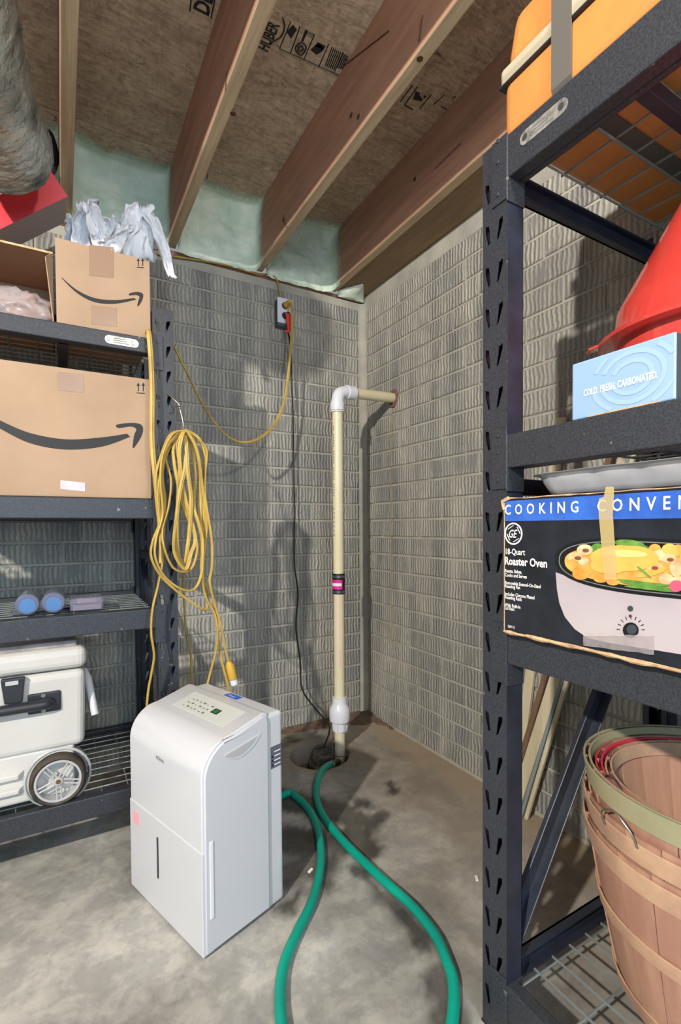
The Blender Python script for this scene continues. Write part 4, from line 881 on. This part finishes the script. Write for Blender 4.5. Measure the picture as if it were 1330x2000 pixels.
# lavender bin further along
lv = thing('storage_bin', 'lavender plastic bin on the top shelf of the right rack, right edge of view', 'bin', (-.4, -2.6, 1.775))
MB().box(-.66, -.14, -2.70, -2.375, 1.776, 1.95).build('bin_body', LAV, lv, bevel=.015, seg=3); MB().box(-.675, -.125, -2.715, -2.362, 1.94, 1.965).build('bin_lid', LAV, lv, bevel=.006)
# red cone on middle shelf
rc = thing('red_funnel', 'large glossy red plastic funnel standing behind the pale blue box', 'funnel', (-.40, -1.83, 1.204))
fx, fy, fz = -.40, -1.83, 1.2065
MB().lathe([(0, 0), (.150, 0), (.155, .006), (.160, .19), (.0, .19)], (fx, fy, fz), 64).build('funnel_base', FUN, rc, smooth=40)
MB().lathe([(.158, .185), (.19, .188), (.192, .194), (.165, .2), (.158, .2)], (fx, fy, fz), 64, closed=True).build('rim', FUN, rc, smooth=50)
a = math.atan2(CAM.y-fy, CAM.x-fx)-math.radians(72)
tb = V((fx+.192*math.cos(a), fy+.192*math.sin(a), fz+.19)); MB().bar(tb, tb+V((math.cos(a)*.018, math.sin(a)*.018, -.006)), .03, .005).build('rim_tab', FUN, rc, bevel=.002)
MB().lathe([(.162, .196), (.158, .25), (.15, .268), (.055, .44), (.045, .47), (.04, .47), (.05, .44), (.145, .266), (.152, .25), (.156, .196)], (fx, fy, fz), 64, closed=True).build('funnel_cone', FUN, rc, smooth=35)
# pale blue box
xb = -.708; y0b, y1b = at(1117, 760, x=xb).y, at(1320, 700, x=xb).y; zb0, zb1 = 1.2185, 1.314
sb = thing('pale_blue_box', 'pale blue carton lettered in white on the middle shelf of the right rack', 'box', (-.66, -1.84, zb0))
MB().box(xb, -.605, y1b, y0b, zb0, zb1).build('carton', [SKY], sb, bevel=.0025)
MB().box(xb+.002, -.607, y1b-.001, y1b, zb0+.002, zb1-.002).build('end_panel', CHAR, sb)
MB().bar((xb-.001, y0b-.03, zb0+.001), (xb-.001, y1b+.02, zb0+.001), .003, .002).build('carton_edge', CARDE, sb)
def yz(h, z, k=1): return V((xb-.0006*k, y0b-h, z))
text('COLD. FRESH. CARBONATED.', .0155, yz(.022, zb0+.036, 2), (0, -1, 0), (0, 0, 1), CREAM, sb, sx=.56, bold=.0005)
mb = MB(); Lb = y0b-y1b
for r in (.030, .047, .062):
    cc = (Lb*.62, .048); pts = [(cc[0]+r*math.cos(t), cc[1]+r*.8*math.sin(t)) for t in [k*math.pi/24 for k in range(-22, 22)]]
    pts = [(h, z) for h, z in pts if .004 < z < .09 and h < Lb-.004]
    for (h0, z0), (h1, z1) in zip(pts, pts[1:]):
        if math.dist((h0, z0), (h1, z1)) < .02:
            n0 = V((h0-cc[0], z0-cc[1])).normalized()*.0035; n1 = V((h1-cc[0], z1-cc[1])).normalized()*.0035
            mb.add([yz(h0-n0.x, zb0+z0-n0.y), yz(h1-n1.x, zb0+z1-n1.y), yz(h1+n1.x, zb0+z1+n1.y), yz(h0+n0.x, zb0+z0+n0.y)], [(0, 1, 2, 3)])
mb.build('ring_print', SKYL, sb)
# roaster oven carton
xg = -.738; zg0, zg1 = .8375, 1.091
yg0 = at(985, 1100, x=xg).y; yg1 = yg0-.68
gb = thing('appliance_box', 'worn black and blue carton picturing a roaster oven on the right rack', 'box', (-.5, -1.95, zg0))
MB().box(xg, -.28, yg1, yg0, zg0, zg1).build('carton', PBLK, gb, bevel=.003)
def G(u, v, k=1): return at(930+u/3.325, 880+v/3.325, x=xg-.0005*k)
def GR(u, v): return at(u, v, x=xg-.0005)
zbl = GR(990, 1018).z
MB().add([(xg-.0005, yg0-.003, zbl), (xg-.0005, yg1, zbl), (xg-.0005, yg1, zg1-.004), (xg-.0005, yg0-.003, zg1-.004)], [(0, 1, 2, 3)]).build('blue_band', PBLUE, gb)
for word, uu in (('COOKING', 986), ('CONVENIENCE', 1166)): text(word, .0265, (xg-.0012, GR(uu, 1000).y, zbl+.0125), (0, -1, 0), (0, 0, 1), PWHT, gb, sx=.80, space=1.80, bold=.0004)
mb = MB(); oc2 = G(243, 540); R_ = .0205
mb.lathe([(R_-.0028, 0), (R_, 0), (R_, .0006), (R_-.0028, .0006)], V((xg-.001, oc2.y, oc2.z)), 36, ax=V((-1, 0, 0)), closed=True)
for k in range(4):
    t0_ = k*math.pi/2+.6; pts = [V((xg-.0012, oc2.y+(R_-.0055-.0015*math.sin(j/6*math.pi))*math.cos(t0_+j*.16), oc2.z+(R_-.0055-.0015*math.sin(j/6*math.pi))*math.sin(t0_+j*.16))) for j in range(7)]
    mb.tube(pts, .0008, n=4)
ro = mb.build('roundel', PWHT, gb)
text('GE', .021, (xg-.0013, oc2.y+.0125, oc2.z-.0072), (0, -1, 0), (0, 0, 1), PWHT, gb, sx=.72, shear=.35, bold=.0003, name='monogram')
def gt(s, u, v, size, bold=.0003, sx=.8):
    p_ = G(u, v); text(s, size, (xg-.0012, p_.y, p_.z), (0, -1, 0), (0, 0, 1), PWHT, gb, sx=sx, bold=bold)
gt('18-Quart', 188, 672, .0155, .0003, .78); gt('Roaster Oven', 186, 738, .0205, .0006, .80)
for s_, v_ in (('Roasts, Bakes,', 795), ('Cooks and Serves', 822), ('Removable Enamel-On-Steel', 872), ('Roasting Pan', 894), ('Includes Chrome Plated', 944), ('Roasting Rack', 966), ('With Built-In', 1016), ('Lid Rest', 1036)): gt(s_, 188, v_-6, .0088, .0002, .78)
gt('169111', 205, 1148, .0075, .0001)
Gp = lambda L, k, sm=True: spline([G(u, v, k) for u, v in L], 4, True) if sm else [G(u, v, k) for u, v in L]
mb = MB()
mb.poly([G(*q_) for q_ in ((516, 790), (524, 900), (540, 990), (575, 1080), (640, 1160), (720, 1215), (850, 1245), (1340, 1325), (2050, 1440), (2050, 960), (1330, 950), (900, 890), (600, 820))], 0)
def oval(sc_, k, dv=0, ex=.62):
    out = []
    for j in range(64):
        t = 2*math.pi*j/64; c_, s_ = math.cos(t), math.sin(t); u = 1296+(784-sc_)*math.copysign(abs(c_)**ex, c_); v = 770+dv+.085*(u-1296)*.9+(192-sc_*.95)*math.copysign(abs(s_)**.8, s_)*(1+.00012*(u-1296))
        out.append(G(u, v, k))
    return out
mb.poly(oval(0, 2), 1); mb.poly(oval(24, 3), 2); mb.poly(oval(31, 4), 1); mb.poly(oval(62, 5, 4), 3)
mb.build('oven_picture', [PLAV, PRIM, PGREY, POR], gb)
mb = MB()
layer = [4.]
def ell(u, v, a_, b_, m, k, rot=0.):
    layer[0] = max(layer[0]+.06, k); k = layer[0]
    mb.poly([G(u+a_*math.cos(t)*math.cos(rot)-b_*math.sin(t)*math.sin(rot), v+a_*math.cos(t)*math.sin(rot)+b_*math.sin(t)*math.cos(rot), k) for t in [j*math.pi/9 for j in range(18)]], m)
ell(995, 605, 100, 26, 1, 6, .1); ell(1070, 625, 60, 16, 1, 6.5, .2); ell(780, 630, 40, 26, 1, 6, -.3)
for u, v, a_, b_, m in ((705, 645, 52, 36, 2), (640, 690, 50, 30, 2), (700, 720, 36, 26, 2), (622, 740, 34, 36, 3), (680, 800, 56, 40, 3), (725, 770, 44, 36, 3), (810, 830, 50, 28, 3), (890, 850, 44, 26, 3), (1160, 640, 40, 34, 3), (1200, 680, 60, 36, 2), (1255, 640, 50, 36, 3), (1310, 650, 40, 40, 3), (1250, 700, 50, 30, 2), (1160, 760, 56, 36, 2), (1300, 760, 44, 60, 2), (1235, 835, 48, 36, 2), (1310, 845, 40, 30, 2), (1400, 700, 80, 50, 3), (1480, 790, 70, 50, 2), (1600, 740, 90, 60, 3), (1700, 820, 80, 50, 2)): ell(u, v, a_, b_, m, 6.5+(u % 5)*.1)
for u, v, a_, b_, r in ((955, 700, 215, 84, .05), (1060, 690, 130, 68, .2), (1140, 790, 100, 24, -.25), (870, 740, 130, 62, 0)): ell(u, v, a_, b_, 0, 7.5+(u % 7)*.08, r)
ell(965, 668, 150, 24, 4, 8.4, .05)
for k in range(9): ell(1010+k*25, 850+(k % 3)*16+k*3, 100, 9, 1, 8.5+k*.1, .12+.05*math.sin(k*2))
ell(1090, 790, 60, 9, 1, 9.5, .7); ell(1300, 880, 46, 38, 5, 9.6)
for u, v in ((700, 640), (650, 690), (1150, 755), (1250, 700)): ell(u+10, v+8, 22, 12, 6, 8.3)
mb.build('food_picture', [PCH, PGRN, PCRM, POR, M('roast_highlight_print', (246, 200, 120), .4), PPUR, M('brown_food_print', (120, 72, 46), .5)], gb)
layer[0] = 4.; mb = MB(); ell(1003, 1166, 52, 50, 0, 4); ell(1010, 1162, 34, 32, 1, 5); ell(1000, 1026, 19, 18, 1, 4); ell(1000, 1074, 10, 9, 2, 4)
for k in range(9):
    t = math.pi*(1.02+.97*k/8); mb.poly([G(1003+r*math.cos(t+d), 1166+r*math.sin(t+d), 4) for r, d in ((70, -.03), (92, -.03), (92, .03), (70, .03))], 0)
mb.build('dial_picture', [PRIM, M('dial_highlight_print', (60, 66, 70), .3), M('dial_red_print', (90, 24, 30), .4)], gb)
# worn edges and tape
mb = MB()
def edge(z, yA, yB, sd, m=0, w_=.004):
    n_ = 40; pts = [V((xg-.0015-.0018*abs(noise.noise(V((k*.7, sd, 0)))), yA+(yB-yA)*k/n_, z+.0022*noise.noise(V((k*.45, sd, 3))))) for k in range(n_+1)]
    mb.tube(pts, lambda t: w_*(.35+1.3*abs(noise.noise(V((t*22, sd, 8))))), n=5)
edge(zg0+.003, yg0, yg1, 1, 0, .0050); edge(zg0+.0055, yg0-.05, yg1, 5, 0, .0022); edge(zg1+.0, yg0, yg1, 2, 0, .0018)
n_ = 22; mb.tube([V((xg+.001, yg0+.0005+.001*noise.noise(V((k, 3, 3))), zg0+(zg1-zg0)*k/n_)) for k in range(n_+1)], lambda t: .0022*(.4+abs(noise.noise(V((t*14, 0, 8))))), n=5)
mb.tube([V((xg, yg0, zg1-.02)), V((xg-.002, yg0+.003, zg1-.004)), V((xg-.002, yg0-.012, zg1+.001))], .004, n=5)
mb.build('worn_edge', CARDE, gb, smooth=60)
tpm = MB(); xs = [(868, 235, 26), (862, 300, 34), (845, 312, 48), (842, 420, 46), (856, 600, 44), (866, 740, 42), (872, 840, 38)]
tv = []
for u, v, w_ in xs: tv += [G(u-w_, v, 11), G(u+w_, v, 11)]
tpm.add(tv, [(i*2, i*2+1, i*2+3, i*2+2) for i in range(len(xs)-1)]); tpm.build('masking_tape', MTAPE, gb)
mb = MB(); mb.grid(lambda s, t: G(700+460*s, 1195+t*(70+60*s)+6*noise.noise(V((s*6, t*3, 1))), 3)+V((-.002-.004*abs(noise.noise(V((s*9, t*4, 5)))), 0, 0)), 24, 5); mb.build('clear_tape', FILM, gb, smooth=40)
# foil tray on the carton
ft = thing('foil_tray', 'shallow silver foil roasting tray lying on the roaster oven carton', 'tray', (-.5, -1.95, zg1+.002))
tx0, tx1, ty0, ty1 = -.725, -.36, -2.25, at(1026, 935, x=-.72).y
def rr(inset, z, n=9, rad=.03):
    x0, x1, y0, y1 = tx0+inset, tx1-inset, ty0+inset, ty1-inset; out = []
    for cx_, cy_, a0 in ((x1-rad, y1-rad, 0), (x0+rad, y1-rad, 90), (x0+rad, y0+rad, 180), (x1-rad, y0+rad, 270)):
        for k in range(n): t = math.radians(a0+90*k/(n-1)); out.append(V((cx_+rad*math.cos(t), cy_+rad*math.sin(t), z)))
    ext_ = []
    for i, p_ in enumerate(out):
        q_ = out[(i+1) % len(out)]; L_ = (q_-p_).length; m_ = max(1, int(L_/.012))
        for k in range(m_): ext_.append(p_.lerp(q_, k/m_))
    return ext_
zf = zg1+.004; base_ = rr(.03, zf); N_ = len(base_)
rings = []
for f_, dz in ((1., 0.), (.78, .002), (.6, .010), (.35, .022), (.12, .034), (.06, .037), (-.1, .0385), (-.28, .037)):
    ring = []
    for i, p_ in enumerate(base_):
        n2 = V((p_.x-(tx0+tx1)/2, p_.y-(ty0+ty1)/2, 0)).normalized()
        c_ = V((max(tx0+.06, min(tx1-.06, p_.x)), max(ty0+.06, min(ty1-.06, p_.y)), p_.z)); d_ = (p_-c_); d_ = d_.normalized() if d_.length > 1e-6 else n2
        rib = .0022*max(0, math.cos(i*2*math.pi/6))**3 if 0 < dz < .036 else 0
        ring.append(p_+d_*(.03*(1-f_)-rib+.0012*noise.noise(V((i*.3, dz*90, 1))))+V((0, 0, dz+.0015*noise.noise(V((i*.15, 2, 2)))*(dz > .03))))
    rings.append(ring)
mb = MB(); flat_ = sum(rings, []); mb.add(flat_, [(j*N_+i, j*N_+(i+1) % N_, (j+1)*N_+(i+1) % N_, (j+1)*N_+i) for j in range(len(rings)-1) for i in range(N_)]); mb.add([p_.copy() for p_ in rings[0]], [tuple(range(N_))])
mb.build('tray_shell', ALU, ft, smooth=45)
# bushel baskets
BX, BY = -.397, -1.861
def basket(label, r1, z0, z1, r0, hoopm, grp, hoops, nst=24, mid=True):
    t = thing('bushel_basket', label, 'basket', (BX, BY, z0), random.random()*.3, grp); H_ = z1-z0
    def prof_(z): k = z/H_; return r0+(r1-r0)*(k**.82)
    mb = MB(); wdt = 2*math.pi/nst*.985; n_ = 7; vs = []
    for j in range(n_+1):
        z = H_*j/n_; r = prof_(z)
        for d in (0, -.0028):
            for k in range(4): a_ = wdt*(k/3-.5); vs.append(V(((r+d)*math.cos(a_), (r+d)*math.sin(a_), z)))
    fs = []
    for j in range(n_):
        o_ = j*8; p_ = (j+1)*8
        for k in range(3): fs += [(o_+k, o_+k+1, p_+k+1, p_+k), (o_+4+k+1, o_+4+k, p_+4+k, p_+4+k+1)]
        fs += [(o_, p_, p_+4, o_+4), (o_+3, o_+7, p_+7, p_+3)]
    mb.add(vs, fs); me = mb.mesh('stave', STAVE); me.shade_smooth(); me.set_sharp_from_angle(angle=.6)
    for k in range(nst):
        o = bpy.data.objects.new('stave', me); C.objects.link(o); o.parent = t; o.matrix_basis = Matrix.Rotation(2*math.pi*k/nst, 4, 'Z') @ Matrix.Scale(1+.006*((k*7) % 3-1), 4, V((1, 0, 0)))
    for zz, hh, m_, io in hoops:
        ra = prof_(zz)+.0012; rb_ = prof_(min(H_, zz+hh))+.0012; s_ = 1 if io > 0 else -1
        if io < 0: ra -= .0055; rb_ -= .0055
        o_ = V((BX, BY, z0)); jit = [(ra, zz), (ra+s_*.0042, zz), (rb_+s_*.0042, zz+hh), (rb_, zz+hh)]
        MB().lathe(jit, o_, 48, closed=True).build('hoop', m_, t, smooth=40, bevel=.0008)
    MB().cyl((BX, BY, z0), (BX, BY, z0+.006), r0-.003, n=32).build('basket_floor', STAVE, t)
    return t
G_ = 'nested bushel baskets on the bottom shelf of the right rack'
zbk = .126
b1 = basket('outermost bushel basket of the nest, its staves bare down to the bottom wire shelf', .236, zbk, .462, .168, HOOP, G_, ((.288, .04, HOOP, 1), (.295, .036, HOOP, -1), (.165, .028, HOOP, 1), (.02, .025, HOOP, 1)))
b2_ = basket('second bushel basket of the nest, only its rim band showing under the greenish rim', .236, .180, .512, .166, HOOP, G_, ((.284, .038, HOOP, 1), (.29, .034, HOOP, -1)))
b3 = basket('bushel basket with the wide greenish rim, highest rim of the nest', .235, .232, .568, .164, HOOPG, G_, ((.296, .042, HOOPG, 1), (.300, .037, HOOPG, -1)))
b4 = basket('bushel basket with red rim nested inside the greenish rimmed basket', .213, .262, .556, .158, HOOPR, G_, ((.258, .034, HOOPR, 1), (.262, .03, HOOPR, -1)))
b5 = basket('innermost bushel basket of the nest, pale wood with tan rim', .196, .286, .553, .15, HOOP, G_, ((.232, .03, HOOP, 1), (.236, .028, HOOP, -1)), nst=18)
def whandle(par, ang_, r, z, hgt, m_):
    c_ = V((BX+r*math.cos(ang_), BY+r*math.sin(ang_), z)); tn = V((-math.sin(ang_), math.cos(ang_), 0)); ou = V((math.cos(ang_), math.sin(ang_), 0))
    MB().tube(spline([c_-tn*.035, c_-tn*.03+ou*.01+V((0, 0, hgt*.6)), c_+ou*.014+V((0, 0, hgt)), c_+tn*.03+ou*.01+V((0, 0, hgt*.6)), c_+tn*.035], 6), .0018, n=6).build('wire_handle', m_, par, smooth=60)
whandle(b2_, math.radians(165), .243, .50, .045, STEELW); whandle(b1, math.radians(222), .243, .40, .03, STEELW); whandle(b5, math.radians(150), .20, .53, .04, CLAMP)
# lengths of trim leaning on the right wall behind the rack
def lath(u0, v0, u1, v1, w_, th, m_, x, label, z0=0.003, top=1.45):
    a_, b_ = at(u0, v0, x=x), at(u1, v1, x=x); d_ = (b_-a_); k = d_/d_.z
    p0 = a_+k*(z0-a_.z); p1 = a_+k*(top-a_.z)
    return tag(MB().bar(p0, p1, th, w_, up=V((0, 1, 0))).build('wood_trim', m_, bevel=.002), label, 'board', 'wood trim leaning behind the right rack')
lath(1016, 1480, 1036, 1315, .036, .014, LATHW, -.020, 'pale wood trim strip leaning on the right wall, leftmost of the leaning strips', top=1.40)
lath(1030, 1440, 1066, 1318, .018, .014, LATHB, -.045, 'narrow dark brown strip leaning between two pale trim strips', top=1.46)
lath(1046, 1450, 1086, 1325, .042, .012, LATHW, -.038, 'widest pale wood trim strip leaning right of the narrow brown strip', top=1.5)
lath(1062, 1450, 1098, 1330, .012, .014, LATHG, -.058, 'thin grey strip leaning between the widest pale strip and a thin pale one', top=1.44)
lath(1072, 1450, 1106, 1335, .014, .012, LATHW, -.056, 'thin pale wood strip, rightmost of the strips leaning behind the rack brace', top=1.48)
